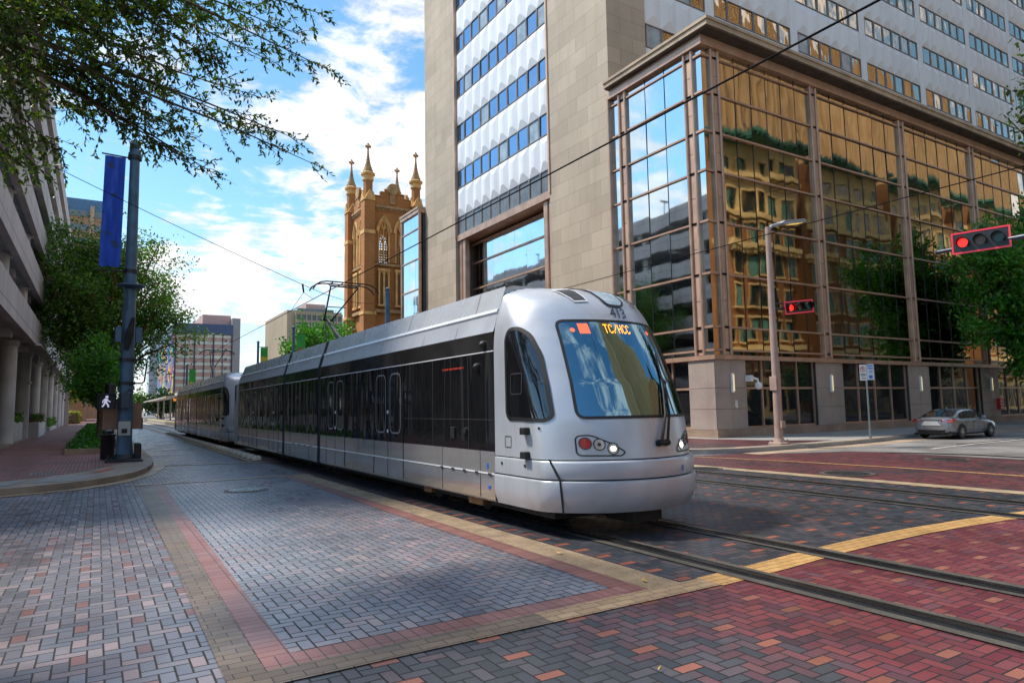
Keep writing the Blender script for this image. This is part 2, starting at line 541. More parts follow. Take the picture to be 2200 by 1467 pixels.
m_walk = paver('sidewalk bricks', [(0,(.27,.085,.07)),(.35,(.40,.15,.12)),(.7,(.46,.19,.155)),(1,(.33,.18,.17))], blotch=((.44,.23,.19), .4), joint=(.05,.03,.028), rough=(.5,.7))
m_tan = soldier('tan pavers', (.46,.30,.17), (.58,.40,.23), .2, .1)
m_tand = soldier('dark tan pavers', (.20,.14,.095), (.29,.205,.135), .2, .1, var=.45)
m_yel = soldier('yellow pavers', (.64,.36,.13), (.76,.45,.17), .2, .1)
m_sol_x = soldier('red soldier course', (.30,.12,.10), (.38,.18,.15), .24, .1, off=0)
m_sol_y = soldier('red soldier course across', (.30,.115,.10), (.40,.19,.165), .1, .24, off=0)
m_agg = plain('exposed aggregate', (.50,.35,.215), .7, var=.22, scale=3, bump=.8, bscale=160, fine=.55)
m_kerb = plain('kerb concrete', (.46,.33,.225), .75, var=.2, scale=1.2, bump=.3, bscale=60, fine=.2)
m_conc = plain('concrete', (.36,.345,.32), .7, var=.14, scale=.8, bump=.2, bscale=50, fine=.15)
m_apron = plain('apron concrete', (.33,.26,.20), .7, var=.2, scale=1.1, bump=.3, bscale=50, fine=.2)
m_panel = plain('light apron panel', (.30,.285,.265), .7, var=.12, scale=2, bump=.2, fine=.15)
m_asph = plain('asphalt', (.062,.06,.062), .6, var=.3, scale=.6, bump=.5, bscale=120, fine=.3)
m_road = plain('worn road', (.27,.25,.235), .6, var=.3, scale=.45, bump=.4, bscale=90, fine=.2)
m_boot = plain('rail surround', (.10,.088,.072), .6, var=.25, scale=2.5, bump=.5, bscale=120, fine=.3)
m_groove = plain('flange groove', (.008,.008,.009), .5)
m_rail = plain('rail steel', (.10,.10,.11), .26, metal=.9, var=.2, scale=4)
m_white = plain('road paint', (.72,.68,.6), .6, var=.2, scale=8)
m_iron = plain('cast iron', (.06,.058,.058), .45, metal=.5, var=.3, scale=10, bump=.5, bscale=60)

def sheet(name, pts, z, mat):
    mb = MB()
    for p in pts: mb.poly([(a, b, z) for a, b in p])
    return struct(name, mb, mat)
def rect(x0, y0, x1, y1): return [(x0,y0),(x1,y0),(x1,y1),(x0,y1)]

sheet('ground', [rect(-2500,-2500,2500,3500)], -.02, m_ground)
sheet('intersection_paving', [rect(-60,-20,21.6,24.0), rect(1.3,24.0,4.30,230)], 0, m_grey)
sheet('lane_paving', [[(1.02,5.0),(4.12,5.0),(4.2,18.0),(1.34,18.0)]], .004, m_lane)
sheet('track_paving', [rect(4.78,4.72,13.72,24.0)], .004, m_track)
sheet('crosswalk_paving', [rect(-3,-16,4.0,4.50), rect(4.0,-16,13.75,4.62)], .004, m_cross)
sheet('corner_paving', [[(14.1,-16),(21.6,-16),(21.6,14),(20,15.3),(14.1,15.3)], rect(14.1,15.3,16.2,24)], .004, m_redmix)
sheet('track_slab', [rect(4.62,24.0,15.9,230)], .004, plain('track concrete', (.42,.36,.30), .6, var=.2, scale=.7, fine=.15))
sheet('asphalt_road', [[(19.0,-16),(400,-16),(400,17),(17.6,17),(19.3,14.1),(21.1,13.4),(22.1,11.8),(22.55,10),(22.4,8.4),(21.6,4)]], .008, m_road)
sheet('asphalt_patch', [[(31,8.2),(60,7.6),(60,10.6),(33,10.9)], [(26.5,12.2),(39,12.1),(39,12.75),(27,12.7)]], .012, m_asph)
# bands between the paving fields
def strip(name, pl, wd, z, mat):
    """flat band of width wd centred on polyline pl"""
    mb = MB(); L = []; Rr = []
    for i, p in enumerate(pl):
        a = Vector(pl[max(i-1,0)]); b = Vector(pl[min(i+1,len(pl)-1)])
        t = (b-a).normalized(); nn = Vector((-t.y, t.x))
        L.append((p[0]+nn.x*wd/2, p[1]+nn.y*wd/2, z)); Rr.append((p[0]-nn.x*wd/2, p[1]-nn.y*wd/2, z))
    for i in range(len(pl)-1): mb.quad(L[i], Rr[i], Rr[i+1], L[i+1])
    return struct(name, mb, mat)
sheet('tan_paver_band', [[(.75,4.74),(1.0,4.74),(1.16,18.0),(.87,18.2)]], .008, m_tand)
sheet('red_paver_band', [[(1.0,4.98),(1.21,4.98),(1.38,17.9),(1.16,18.0)], rect(4.12,4.98,4.36,18.0)], .008, m_sol_x)
sheet('red_paver_band', [rect(1.0,4.74,4.36,4.98)], .008, m_sol_y)
sheet('tan_paver_band', [rect(.75,4.47,3.1,4.74)], .012, m_tand)
sheet('tan_paver_band', [rect(3.1,4.47,5.0,4.74)], .012, m_tan)
arc = [(5.0,4.61),(5.9,4.66),(7.0,4.76),(7.9,4.80),(9.0,4.80),(10.2,4.72),(11.6,4.56),(13.0,4.33),(14.4,4.0)]
strip('yellow_paver_band', arc, .33, .010, m_yel)
strip('yellow_paver_band', [(13.75,14.6),(13.78,12),(13.85,9),(14.0,6),(14.2,3.5),(14.4,-8)], .45, .012, plain('tan edge concrete', (.42,.31,.19), .6, var=.2, scale=2, fine=.2))
strip('yellow_paver_band', [(15.7,16.6),(16.2,14.6),(16.7,12.3),(17.0,9.5),(17.05,6.6),(17.0,-8)], .16, .012, m_yel)
sheet('aggregate_strip', [[(4.36,4.74),(4.76,4.74),(4.74,18.0),(4.34,18.0)]], .010, m_agg)
strip('tan_paver_band', [(-8,17.55),(-1.8,17.6),(-.35,18.1),(.55,19.2),(1.2,20.9),(1.62,23.2),(1.8,25.5)], .34, .010, m_tan)
strip('tan_paver_band', [(.8,18.15),(1.6,18.05),(3.0,17.98),(4.8,17.9)], .24, .014, m_tan)
strip('tan_paver_band', [(1.6,24.2),(3.0,23.8),(4.4,23.4),(5.3,23.1)], .3, .014, m_tan)
sheet('divider_strip', [rect(4.49,23.6,5.02,62)], .010, plain('stained strip', (.12,.075,.055), .7, var=.3, scale=2, fine=.3))
strip('yellow_lane_line', [(4.42,24),(4.42,60),(4.42,150)], .13, .008, m_yel)
strip('lane_line', [(24,12.05),(27.5,12.35),(60,12.4)], .12, .016, m_white)
strip('gutter', [(18.2,14.75),(22,14.7),(27,14.95),(31,15.55),(36,15.8),(90,15.85)], .75, .012, m_kerb)

# rails: two embedded tracks
rb = MB(); gv = MB(); rl = MB()
for cx in (6.23, 11.95):
    for s in (-1, 1):
        x = cx + s*.715
        rb.poly([(x-.2,-30,.016),(x+.2,-30,.016),(x+.2,230,.016),(x-.2,230,.016)])
        i = -s
        a, b = sorted((x+i*.0, x+i*.105))
        gv.poly([(a-.012,-30,.019),(b,-30,.019),(b,230,.019),(a-.012,230,.019)])
        gv.poly([(x-.095-.03*0,-30,.0185),(x+.095,-30,.0185),(x+.095,230,.0185),(x-.095,230,.0185)])
        for w0, w1, h in ((-.035,.035,.032), (.07,.095,.026)):
            a, b = sorted((x+i*w0, x+i*w1))
            rl.box(a,-30,.0195,b,230,h)
struct('rail_surround', rb, m_boot); struct('rail_groove', gv, m_groove); struct('tram_rail', rl, m_rail)

# ------------------------------------------------------------------ sidewalks and kerbs
def slab(name, outer, z0, z1, mat):
    mb = MB(); mb.prism([(a,b,z0) for a,b in outer], (0,0,z1-z0)); return struct(name, mb, mat)
kl = [(-60,17.75),(-1.75,17.82),(-1.1,18.0),(-.47,18.38),(.1,18.95),(.55,19.6),(.9,20.4),(1.2,21.5),(1.42,22.8),(1.58,24.5),(1.66,27),(1.68,32),(1.72,230)]
slab('sidewalk', kl + [(-60,230)], -.02, .15, m_apron)
kin = [(-60,19.5),(-1.9,19.75),(-1.1,20.3),(-.35,21.4),(.2,22.7),(.62,24.1),(1.05,26.6),(1.22,29),(1.26,230)]
sheet('brick_sidewalk', [kin + [(-3.7,230),(-3.7,24),(-60,24)]], .154, m_walk)
sheet('kerb_top', [[(1.26,29),(1.66,29),(1.70,230),(1.28,230)]], .156, m_kerb)
sheet('ramp_panel', [[(-1.32,18.75),(-.45,18.72),(.25,19.9),(-.9,20.25)], [(-3.1,18.35),(-1.62,18.45),(-1.32,19.6),(-3.1,19.3)]], .157, m_panel)
kr = [(15.9,230),(15.9,19.2),(16.1,17.4),(16.5,16.4),(17.2,15.7),(18.2,15.3),(19.6,15.16),(22,15.13),(24.5,15.2),(27.3,15.55),(30.5,16.1),(34,16.3),(300,16.4)]
slab('sidewalk', kr + [(300,20.9),(300,230)], -.02, .15, m_conc)
sheet('brick_sidewalk', [[(16.5,230),(16.5,18.6),(16.8,17.2),(17.6,16.3),(18.6,15.95),(21.5,15.75),(23.0,15.8),(24.6,16.0),(23.0,17.6),(22.2,20.3),(22.2,230)]], .154, m_redmix)
kt = [(15.92,60),(15.92,19.2),(16.12,17.4),(16.52,16.4),(17.22,15.72),(18.2,15.32),(19.6,15.18),(22,15.15),(24.5,15.22),(27.3,15.57),(30.5,16.12),(34,16.32),(120,16.42)]
kb = [(16.4,60),(16.4,19.3),(16.55,17.6),(16.9,16.75),(17.5,16.15),(18.35,15.8),(19.7,15.62),(22,15.55),(24.4,15.6),(27.2,15.85),(30.4,16.38),(33.9,16.58),(120,16.7)]
mb = MB()
for i in range(len(kt)-1):
    mb.quad((*kt[i],.158),(*kt[i+1],.158),(*kb[i+1],.158),(*kb[i],.158))
struct('kerb_top', mb, plain('kerb edge', (.40,.30,.21), .7, var=.2, scale=1.5, fine=.2))
slab('sidewalk', [(16,-60),(300,-60),(300,2.2),(17.5,2.2),(16.2,1.2),(16,-.5)], -.02, .15, m_conc)
slab('sidewalk', [(-60,-60),(-1.2,-60),(-1.2,-3),(-2,-1),(-4,0),(-60,0)], -.02, .15, m_conc)
slab('sidewalk', [(16.2,230),(300,230),(300,236),(16.2,236)], -.02, .15, m_conc)
sheet('paint_mark', [[(-.15,20.6),(.2,21.1),(.5,22.2),(.38,22.2),(.1,21.3)]], .160, plain('orange survey paint', (.62,.10,.06), .7, var=.4, scale=20))
# ------------------------------------------------------------------ tram
def silver_mat(name, col, rough, metal=.75, wave=.0):
    m, n, b = mkmat(name)
    P = n.obj(); q = n.sep(P)
    f = n.noise(P, .9, 4)
    sv = n.noise(n.comb(n.m('MULTIPLY', n.m('ADD', q[0], q[1]), 5.0), n.m('MULTIPLY', q[2], .35), 0.0), 1.0, 4)
    c = n.mix(n.rng(f, .3, .7), tuple(v*.86 for v in col), col)
    c = n.mix(n.m('MULTIPLY', n.rng(sv, .5, .78), .22), c, tuple(v*.45 for v in (col[0], col[1]*.93, col[2]*.85)))
    dirt = n.m('MULTIPLY', n.rng(q[2], .3, .75, 1, 0), n.rng(n.noise(P, 1.6, 5, .65), .46, .85))
    c = n.mix(n.m('MULTIPLY', dirt, .55), c, (.20,.145,.10))
    n.put(b.inputs['Base Color'], c)
    n.put(b.inputs['Roughness'], n.m('ADD', n.rng(n.noise(P, 2.2, 4), .3, .7, rough*.75, rough*1.25), n.m('MULTIPLY', dirt, .22)))
    b.inputs['Metallic'].default_value = metal
    n.put(b.inputs['Normal'], n.bump(n.noise(P, 1.3, 1, .3), wave, 1.0))
    b.inputs['Coat Weight'].default_value = .2; b.inputs['Coat Roughness'].default_value = .08
    return m
m_silver = silver_mat('silver paint', (.60,.62,.665), .36, .35)
m_steel = silver_mat('brushed lower panels', (.74,.72,.70), .12, .72, .012)
m_rooff = silver_mat('roof fairing grey', (.72,.735,.76), .26, .4)
m_ridge = plain('bright trim and highlight', (.85,.85,.87), .3, metal=.1, var=.06)  # trim colour; near-white also paints the highlight on gutter and skirt ridges
m_tglass = darkglass('tinted tram glazing', (.004,.0042,.005), 1.95, .05, 2.2, .006, .12)
m_tband = darkglass('black roof cove', (.014,.013,.013), 1.7, .012, 1.0, .05)
m_wind = mirror('windscreen glass', (.20,.32,.38), .008, 1.2, .01)
m_rub = plain('black rubber', (.012,.012,.013), .55, var=.2)
m_bel = plain('bellows', (.035,.036,.042), .5, var=.2)
m_vseal = plain('grey door seal', (.22,.22,.23), .35)
m_under = plain('underframe', (.018,.016,.015), .7, var=.4, scale=3)
m_seam = plain('panel seam', (.05,.048,.046), .5)
m_ltred = plain('red lens', (.50,.012,.012), .12, spec=.8, coat=.6, var=.2)
m_chrome = plain('reflector bowl', (.75,.75,.75), .12, metal=1.0, var=.08)
m_lamp = emis('lit headlamp', (1.0,.86,.62), 5.0)
m_ledo = emis('amber matrix', (1.0,.36,.02), 4.0)
m_ledr = emis('red matrix', (1.0,.16,.07), 1.6)
m_blue = plain('blue service mark', (.02,.16,.62), .5)
m_num = plain('black numerals', (.01,.01,.012), .4)
m_rust = plain('rusty stain', (.26,.14,.06), .5, metal=.2, var=.4, scale=5)

TX, TY, HW, TL = 6.23, 6.5, 1.325, 24.7
def lean(z):
    P = [(.3,.03),(.76,.0),(.99,.0),(1.0,.05),(1.45,.11),(1.55,.14),(2.0,.31),(2.5,.55),(2.86,.74),(3.06,.84),(3.20,.95),(3.32,1.12),(3.40,1.34),(3.46,1.62),(3.50,1.94)]
    for (a, la), (b, lb) in zip(P, P[1:]):
        if z <= b: return la + (lb-la)*max(0, (z-a))/(b-a)
    return P[-1][1]
def wid(z):
    P = [(.3,1.30),(.5,1.325),(2.6,1.325),(2.8,1.31),(3.0,1.265),(3.12,1.225),(3.30,1.165),(3.46,1.11),(3.50,.98)]
    for (a, la), (b, lb) in zip(P, P[1:]):
        if z <= b: return la + (lb-la)*max(0, (z-a))/(b-a)
    return P[-1][1]
EA, EB, EM = .62, .45, 5.0
def plan(k): return EA*k*k + EB*(1-max(0.0, 1-k**EM)**(1/EM))
PMAX = EA+EB
def front(s, z, extra=0.0):
    return lean(z) - extra + plan(min(1.0, abs(s)/wid(z)))
def side(l, z):
    d = l-lean(z)
    if d >= PMAX: return wid(z)
    lo, hi = 0.0, 1.0
    for _ in range(26):
        m_ = (lo+hi)/2
        if plan(m_) < d: lo = m_
        else: hi = m_
    return wid(z)*max(lo, .02)
def nrm_front(s, z):
    e = .01
    a = (front(s+e, z)-front(s-e, z))/(2*e); b = (front(s, z+e)-front(s, z-e))/(2*e)
    return Vector((a, -1, b)).normalized()
def fpt(s, z, off=0.0, extra=0.0):
    nn = nrm_front(s, z)
    return Vector((TX+s, TY+front(s, z, extra), z)) + nn*off
def spt(l, z, off=0.0, sg=-1):
    e = .01
    x = side(l, z)
    a = (side(l+e, z)-side(l-e, z))/(2*e); b = (side(l, z+e)-side(l, z-e))/(2*e)
    nn = Vector((1, -a, -b)).normalized()
    p = Vector((x, l, z)) + nn*off
    return Vector((TX+sg*p.x, TY+p.y, p.z))
def smooth_poly(pts, it=2):
    for _ in range(it):
        o = []
        for i in range(len(pts)):
            a = pts[i]; b = pts[(i+1) % len(pts)]
            o += [(a[0]*.75+b[0]*.25, a[1]*.75+b[1]*.25), (a[0]*.25+b[0]*.75, a[1]*.25+b[1]*.75)]
        pts = o
    return pts
def densify(pts, d=.06):
    o = []
    for i in range(len(pts)):
        a = pts[i]; b = pts[(i+1) % len(pts)]
        k = max(1, int(math.hypot(b[0]-a[0], b[1]-a[1])/d))
        for j in range(k): o.append((a[0]+(b[0]-a[0])*j/k, a[1]+(b[1]-a[1])*j/k))
    return o
def rounded(pts, r, k=5):
    o = []; nn = len(pts)
    for i in range(nn):
        p = Vector(pts[i]); a = Vector(pts[i-1])-p; b = Vector(pts[(i+1) % nn])-p
        rr = min(r, a.length*.45, b.length*.45)
        A = p+a.normalized()*rr; B = p+b.normalized()*rr
        for j in range(k+1):
            t = j/k
            q = A*(1-t)**2 + p*2*t*(1-t) + B*t*t
            o.append((q.x, q.y))
    return o
def patch(mb, poly, fn, off, rings=7):
    """fill a 2-D outline with concentric rings laid on the curved shell"""
    cx = sum(p[0] for p in poly)/len(poly); cy = sum(p[1] for p in poly)/len(poly)
    nn = len(poly); vs = [fn(cx, cy, off)]
    for r in range(1, rings+1):
        t = r/rings
        vs += [fn(cx+(p[0]-cx)*t, cy+(p[1]-cy)*t, off) for p in poly]
    fs = [(0, 1+i, 1+(i+1) % nn) for i in range(nn)]
    for r in range(rings-1):
        for i in range(nn):
            j = (i+1) % nn
            fs.append((1+r*nn+i, 1+(r+1)*nn+i, 1+(r+1)*nn+j, 1+r*nn+j))
    mb.add(vs, fs)
def outline(mb, poly, fn, off, wdt):
    """thin ribbon along a closed outline"""
    cx = sum(p[0] for p in poly)/len(poly); cy = sum(p[1] for p in poly)/len(poly)
    nn = len(poly); a = []; b = []
    for i in range(nn):
        p = Vector(poly[i]); t = Vector(poly[(i+1) % nn])-Vector(poly[i-1])
        if t.length < 1e-9: t = Vector((1,0))
        t.normalize(); nv = Vector((-t.y, t.x))
        if nv.dot(Vector((cx, cy))-p) > 0: nv = -nv
        a.append(fn(p.x-nv.x*wdt/2, p.y-nv.y*wdt/2, off)); b.append(fn(p.x+nv.x*wdt/2, p.y+nv.y*wdt/2, off))
    mb.add(a+b, [(i, (i+1) % nn, nn+(i+1) % nn, nn+i) for i in range(nn)])

def shell_cols(z, lend, nc=34, extra=0.0, winc=0.0):
    """plan curve of the cab at height z, left rear -> nose -> right rear"""
    W = wid(z)+winc; l0 = min(lean(z)-extra+PMAX, lend-.02); o = []
    for i in range(5): o.append((-W, lend + (l0-lend)*i/5))
    for i in range(nc+1):
        t = -1 + 2*i/nc
        k = abs(t); k = 1-(1-k)**1.9
        o.append((W*k*(1 if t >= 0 else -1), min(lend, lean(z)-extra+plan(k))))
    for i in range(1, 6): o.append((W, l0 + (lend-l0)*i/5))
    return o
LEND = 1.95
def build_tram():
    t = thing('tram', (TX, TY+3, 0), 'silver articulated tram in front, numbered 413, crossing the brick intersection', 'tram')
    # cab shell
    def cab(flip):
        Y = lambda l: TY+l if not flip else TY+TL-l
        mb = MB()
        zs = [1.0,1.06,1.25,1.45,1.55,1.8,2.05,2.3,2.55,2.7,2.86,2.95,3.04,3.12,3.20,3.27,3.33,3.38,3.42,3.45,3.48,3.50]
        rows = [[(TX+s, Y(l), z) for s, l in shell_cols(z, LEND)] for z in zs]
        nc = len(rows[0]); vs = [p for r in rows for p in r]; fs = []
        for r in range(len(zs)-1):
            for c in range(nc-1): fs.append((r*nc+c, r*nc+c+1, (r+1)*nc+c+1, (r+1)*nc+c))
        fs.append(tuple((len(zs)-1)*nc+c for c in range(nc)))
        mb.add(vs, fs); mb.build('cab_shell', m_silver, t, 40)
        # bumper: upper and lower step
        for z0, z1, ex, nm, mt in ((.33,.735,.045,'bumper',m_silver),(.755,.985,.02,'bumper_top',m_silver)):
            mb = MB(); zs = [z0, z0+.09 if z1 < .8 else z0+.03, (z0+z1)/2, z1-.03, z1-.010, z1]
            exs = [ex-.085, ex-.03, ex+.002, ex, ex-.004, ex-.025] if z1 < .8 else [ex-.012, ex, ex, ex-.002, ex-.008, ex-.03]
            rows = [[(TX+s, Y(l), z) for s, l in shell_cols(z, LEND, 34, e, e*.35)] for z, e in zip(zs, exs)]
            nc = len(rows[0]); vs = [p for r in rows for p in r]; fs = []
            for r in range(len(zs)-1):
                for c in range(nc-1): fs.append((r*nc+c, r*nc+c+1, (r+1)*nc+c+1, (r+1)*nc+c))
            fs += [tuple(c for c in range(nc)), tuple((len(zs)-1)*nc+c for c in range(nc))]
            mb.add(vs, fs); mb.build(nm, mt, t, 50)
        mb = MB()
        for za, zb in ((.72,.77),(.97,1.01)):
            rows = [[(TX+s, Y(l), z) for s, l in shell_cols(z, LEND, 34, -.03, -.02)] for z in (za, zb)]
            nc = len(rows[0])
            mb.add(rows[0]+rows[1], [(c, c+1, nc+c+1, nc+c) for c in range(nc-1)])
        mb.build('bumper_gap', m_rub, t, 60)
        return Y
    cab(False); cab(True)
    # --- nose details
    ws = rounded([(-.95,1.53),(.98,1.53),(.90,2.86),(-.87,2.86)], .10)
    ws = densify(ws, .05)
    mb = MB(); patch(mb, ws, fpt, .006, 12); wsc = mb.build('windscreen', m_wind, t, 60)
    mb = MB(); outline(mb, ws, fpt, .010, .035); mb.build('seal', m_rub, wsc, 60)
    # destination matrix behind the top of the screen
    mb = MB(); px = .0122; cx0 = -.27
    for k, ch in enumerate('TC/HCC'):
        for r, row in enumerate(FONT5[ch]):
            for c, bit in enumerate(row):
                if bit == '1':
                    s = cx0 + k*px*6.3 + c*px; z = 2.80 - r*px*1.55
                    e = px*.42; mb.add([fpt(s-e, z-e*1.4, .009), fpt(s+e, z-e*1.4, .009), fpt(s+e, z+e*1.4, .009), fpt(s-e, z+e*1.4, .009)], [(0,1,2,3)])
    dsn = mb.build('destination_sign', m_ledo, t)
    mb = MB()
    for r in range(9):
        z = 2.80-.0165*r; mb.add([fpt(-.63, z, .009), fpt(-.49, z, .009), fpt(-.49, z+.0145, .009), fpt(-.63, z+.0145, .009)], [(0,1,2,3)])
    mb.build('route_block', m_ledr, t)
    for s in (-.71, .60):
        mb = MB(); patch(mb, [(s+.03*cos(a*pi/6), 2.72+.03*sin(a*pi/6)) for a in range(12)], fpt, .010, 1); mb.build('marker_light', m_ledr, t)
    # roof visor: top lens with black rim, two vents, number
    lens = densify(rounded([(-.16,3.47),(.34,3.47),(.28,3.10),(-.10,3.10)], .14), .05)
    mb = MB(); patch(mb, lens, fpt, .012, 6); o = mb.build('roof_lamp', darkglass('roof lamp lens', (.25,.30,.33), 1.8, .004), t, 60)
    mb = MB(); outline(mb, lens, fpt, .016, .035); mb.build('rim', m_rub, o, 60)
    for sg in (-1, 1):
        vp = densify([(.09+sg*.72,3.36),(.09+sg*.46,3.39),(.09+sg*.44,3.16),(.09+sg*.62,3.15)], .05)
        mb = MB(); patch(mb, vp, fpt, .010, 4); o = mb.build('roof_vent', plain('vent mesh', (.045,.047,.055), .55, bump=.8, bscale=200), t, 60)
        mb = MB(); outline(mb, vp, fpt, .013, .02); mb.build('rim', m_ridge, o, 60)
    mb = MB(); text_mesh(mb, '413', .20, lambda x, y: fpt(x+.08, 2.985+y*1.05, .012)); mb.build('fleet_number', m_num, t)
    # headlight clusters
    for sg in (-1, 1):
        hp = densify(rounded([(sg*1.0,1.30),(sg*.84,1.31),(sg*.60,1.19),(sg*.45,1.09),(sg*.50,1.045),(sg*1.0,1.055)], .06), .05)
        mb = MB(); patch(mb, hp, fpt, .006, 5); h = mb.build('headlight', m_silver, t, 60)
        mb = MB(); outline(mb, hp, fpt, .009, .016); mb.build('seal', m_rub, h, 60)
        for s, z, nm, mt in ((.905,1.205,'tail_lens',m_ltred),(.755,1.19,'indicator_bowl',m_chrome),(.60,1.135,'headlamp_bowl',m_chrome)):
            mb = MB(); patch(mb, [(sg*s+.062*cos(a*pi/12), z+.07*sin(a*pi/12)) for a in range(24)], fpt, .009, 3); o = mb.build(nm, mt, h, 60)
            mb = MB(); outline(mb, [(sg*s+.064*cos(a*pi/12), z+.072*sin(a*pi/12)) for a in range(24)], fpt, .012, .012); mb.build('ring', m_bel, h, 60)
        mb = MB(); patch(mb, [(sg*.60+.032*cos(a*pi/8), 1.135+.034*sin(a*pi/8)) for a in range(16)], fpt, .02, 2); mb.build('bulb', m_lamp, h, 60)
        mb = MB(); patch(mb, [(sg*.755+.02*cos(a*pi/8), 1.19+.022*sin(a*pi/8)) for a in range(16)], fpt, .02, 2); mb.build('bulb', m_bel, h, 60)
    # wiper
    mb = MB(); base = fpt(.46, 1.19, .03)
    mb.tube(fpt(.06,1.18,.0), fpt(.06,1.18,.05), .045, n=10); mb.tube(fpt(.20,1.18,.0), fpt(.20,1.18,.05), .045, n=10)
    mb.tube(fpt(.04,1.18,.045), fpt(.23,1.18,.045), .035, n=8)
    for s0, s1 in ((.08,.40),(.19,.45)):
        mb.path([fpt(s0,1.2,.06), fpt(s0+(s1-s0)*.5,1.55,.06), fpt(s1,1.95,.045)], [.022,.018,.012], 6)
    wp = mb.build('wiper', m_rub, t, 40)
    mb = MB(); mb.path([fpt(.36,1.56,.03), fpt(.44,1.95,.03), fpt(.56,2.40,.025)], [.012,.016,.010], 6); mb.build('blade', m_rub, wp)
    # coupler cover marks, rust
    mb = MB(); mb.add([fpt(.45,.80,.03), fpt(.48,.80,.03), fpt(.48,.88,.03), fpt(.45,.88,.03)], [(0,1,2,3)]); mb.build('service_mark', m_blue, t)
    # cab side window (driver) each side, seams, mirrors/cameras
    for sg in (-1, 1):
        fn = lambda l, z, off, sg=sg: spt(l, z, off, sg)
        cw = [(1.60,1.60),(1.61,2.66),(1.54,2.77),(1.38,2.78),(1.20,2.67),(1.0,2.37),(.84,1.98),(.74,1.68),(.70,1.55),(.78,1.50),(1.2,1.52),(1.54,1.52)]
        cw = densify(rounded(cw, .09, 4), .06)
        mb = MB(); patch(mb, cw, fn, .008, 8); o = mb.build('cab_window', m_tglass, t, 60)
        mb = MB(); outline(mb, cw, fn, .011, .05); mb.build('seal', m_rub, o, 60)
        mb = MB(); outline(mb, rounded([(1.47,1.86),(1.20,1.86),(1.20,2.14),(1.47,2.14)], .03), fn, .014, .018); mb.build('sliding_pane_frame', m_bel, o, 60)
        for l, z in ((1.10,1.36),(1.10,1.04)):
            mb = MB(); p = fn(l, z, 0)
            mb.cbox(p.x-.05+sg*.03, p.y-.065, p.z-.045, p.x+.05+sg*.03, p.y+.065, p.z+.05, .008); mb.build('door_hinge', m_rub, t)
        mb = MB(); outline(mb, rounded([(1.66,1.13),(1.50,1.13),(1.50,1.28),(1.66,1.28)], .02), fn, .006, .010); mb.build('access_hatch', m_seam, t, 60)
        mb = MB(); patch(mb, [(.85+.02*cos(a), 1.40+.02*sin(a)) for a in (0,1,2,3,4,5)], fn, .01, 1); mb.build('door_button', m_rub, t)
        mb = MB()
        mb.add([fn(.66,.99,.022), fn(.69,.99,.022), fn(.57,.745,.03), fn(.54,.745,.03)], [(0,1,2,3)])
        mb.add([fn(.54,.745,.062), fn(.56,.745,.062), fn(.56,.34,.062), fn(.54,.34,.062)], [(0,1,2,3)])
        mb.build('bumper_seam', m_rub, t)
        mb = MB()
        for l, z in ((1.75,.90),(1.15,.90),(.75,.52)):
            p = fn(l, z, .012); mb.lathe([(.022,-.004),(.022,.004)], p, 10, 'x')
        mb.each('jacking_bolt', m_bel, t)
    # --- body sections
    def section(y0, y1, name):
        """hull ring profile swept from y0 to y1 (world y), with skirt, glazing, cove and fairing parts"""
        prof = [(1.30,.33),(1.325,.36),(1.325,.715)]
        prof2 = [(1.325,.74),(1.325,1.045)]
        glz = [(1.32,1.05),(1.32,2.50)]
        cove = [(1.322,2.515),(1.322,2.78)]
        gut = [(1.325,2.79),(1.30,2.86),(1.235,3.09)]
        fair = [(1.21,3.115),(1.10,3.48)]
        def loft(pr, nm, mt, sm=40, back=.0):
            for sg in (-1, 1):
                mb = MB()
                vs = [(TX+sg*a, y, z) for y in (y0, y1) for a, z in pr]; k = len(pr)
                fs = [(i, i+1, k+i+1, k+i) for i in range(k-1)]
                mb.add(vs, fs); mb.build(nm, mt, t, sm)
        loft(prof, 'skirt_panel', m_steel); loft(prof2, 'belt_panel', m_steel)
        loft(cove, 'cove_glass', m_tband)
        loft(gut, 'roof_cove', m_silver); loft(fair, 'roof_fairing', m_rooff)
        for sg in (-1, 1):
            mb = MB()
            mb.prism([(TX+sg*1.238,y0,3.07),(TX+sg*1.262,y0,3.09),(TX+sg*1.24,y0,3.135),(TX+sg*1.20,y0,3.118)], (0,y1-y0,0)); mb.build('gutter_highlight', m_ridge, t)  # roof gutter ridge, near-white so the highlight is in its colour
            mb = MB()
            a, b = sorted((TX+sg*1.318, TX+sg*1.334)); mb.box(a, y0, .716, b, y1, .738); mb.build('skirt_highlight', m_ridge, t)  # bright strip paints the highlight line along the skirt ridge
            mb = MB()
            a, b = sorted((TX+sg*1.316, TX+sg*1.329)); mb.box(a, y0, 2.50, b, y1, 2.515); mb.build('window_rail', m_ridge, t)
        mb = MB(); mb.box(TX-1.28, y0, .36, TX+1.28, y1, 1.0)
        mb.box(TX-1.295, y0, 1.0, TX+1.295, y1, 2.78)
        mb.prism([(TX-1.29,y0,2.78),(TX+1.29,y0,2.78),(TX+1.19,y0,3.1),(TX+1.08,y0,3.47),(TX-1.08,y0,3.47),(TX-1.19,y0,3.1)], (0,y1-y0,0))
        mb.build('body_core', m_under, t)
    S = [(8.46,17.40),(17.68,21.28),(21.56,29.24)]
    for k, (a, b) in enumerate(S): section(a, b, 'section')
    # ends: short silver shoulders between cab shell and glazing are the cab itself
    panes = [(8.47,9.25),(9.27,10.55),(10.57,11.85),(13.46,15.36),(16.86,17.38),(17.70,19.45),(19.47,21.26),(21.58,22.1),(23.55,25.45),(27.0,28.1),(28.12,29.22)]
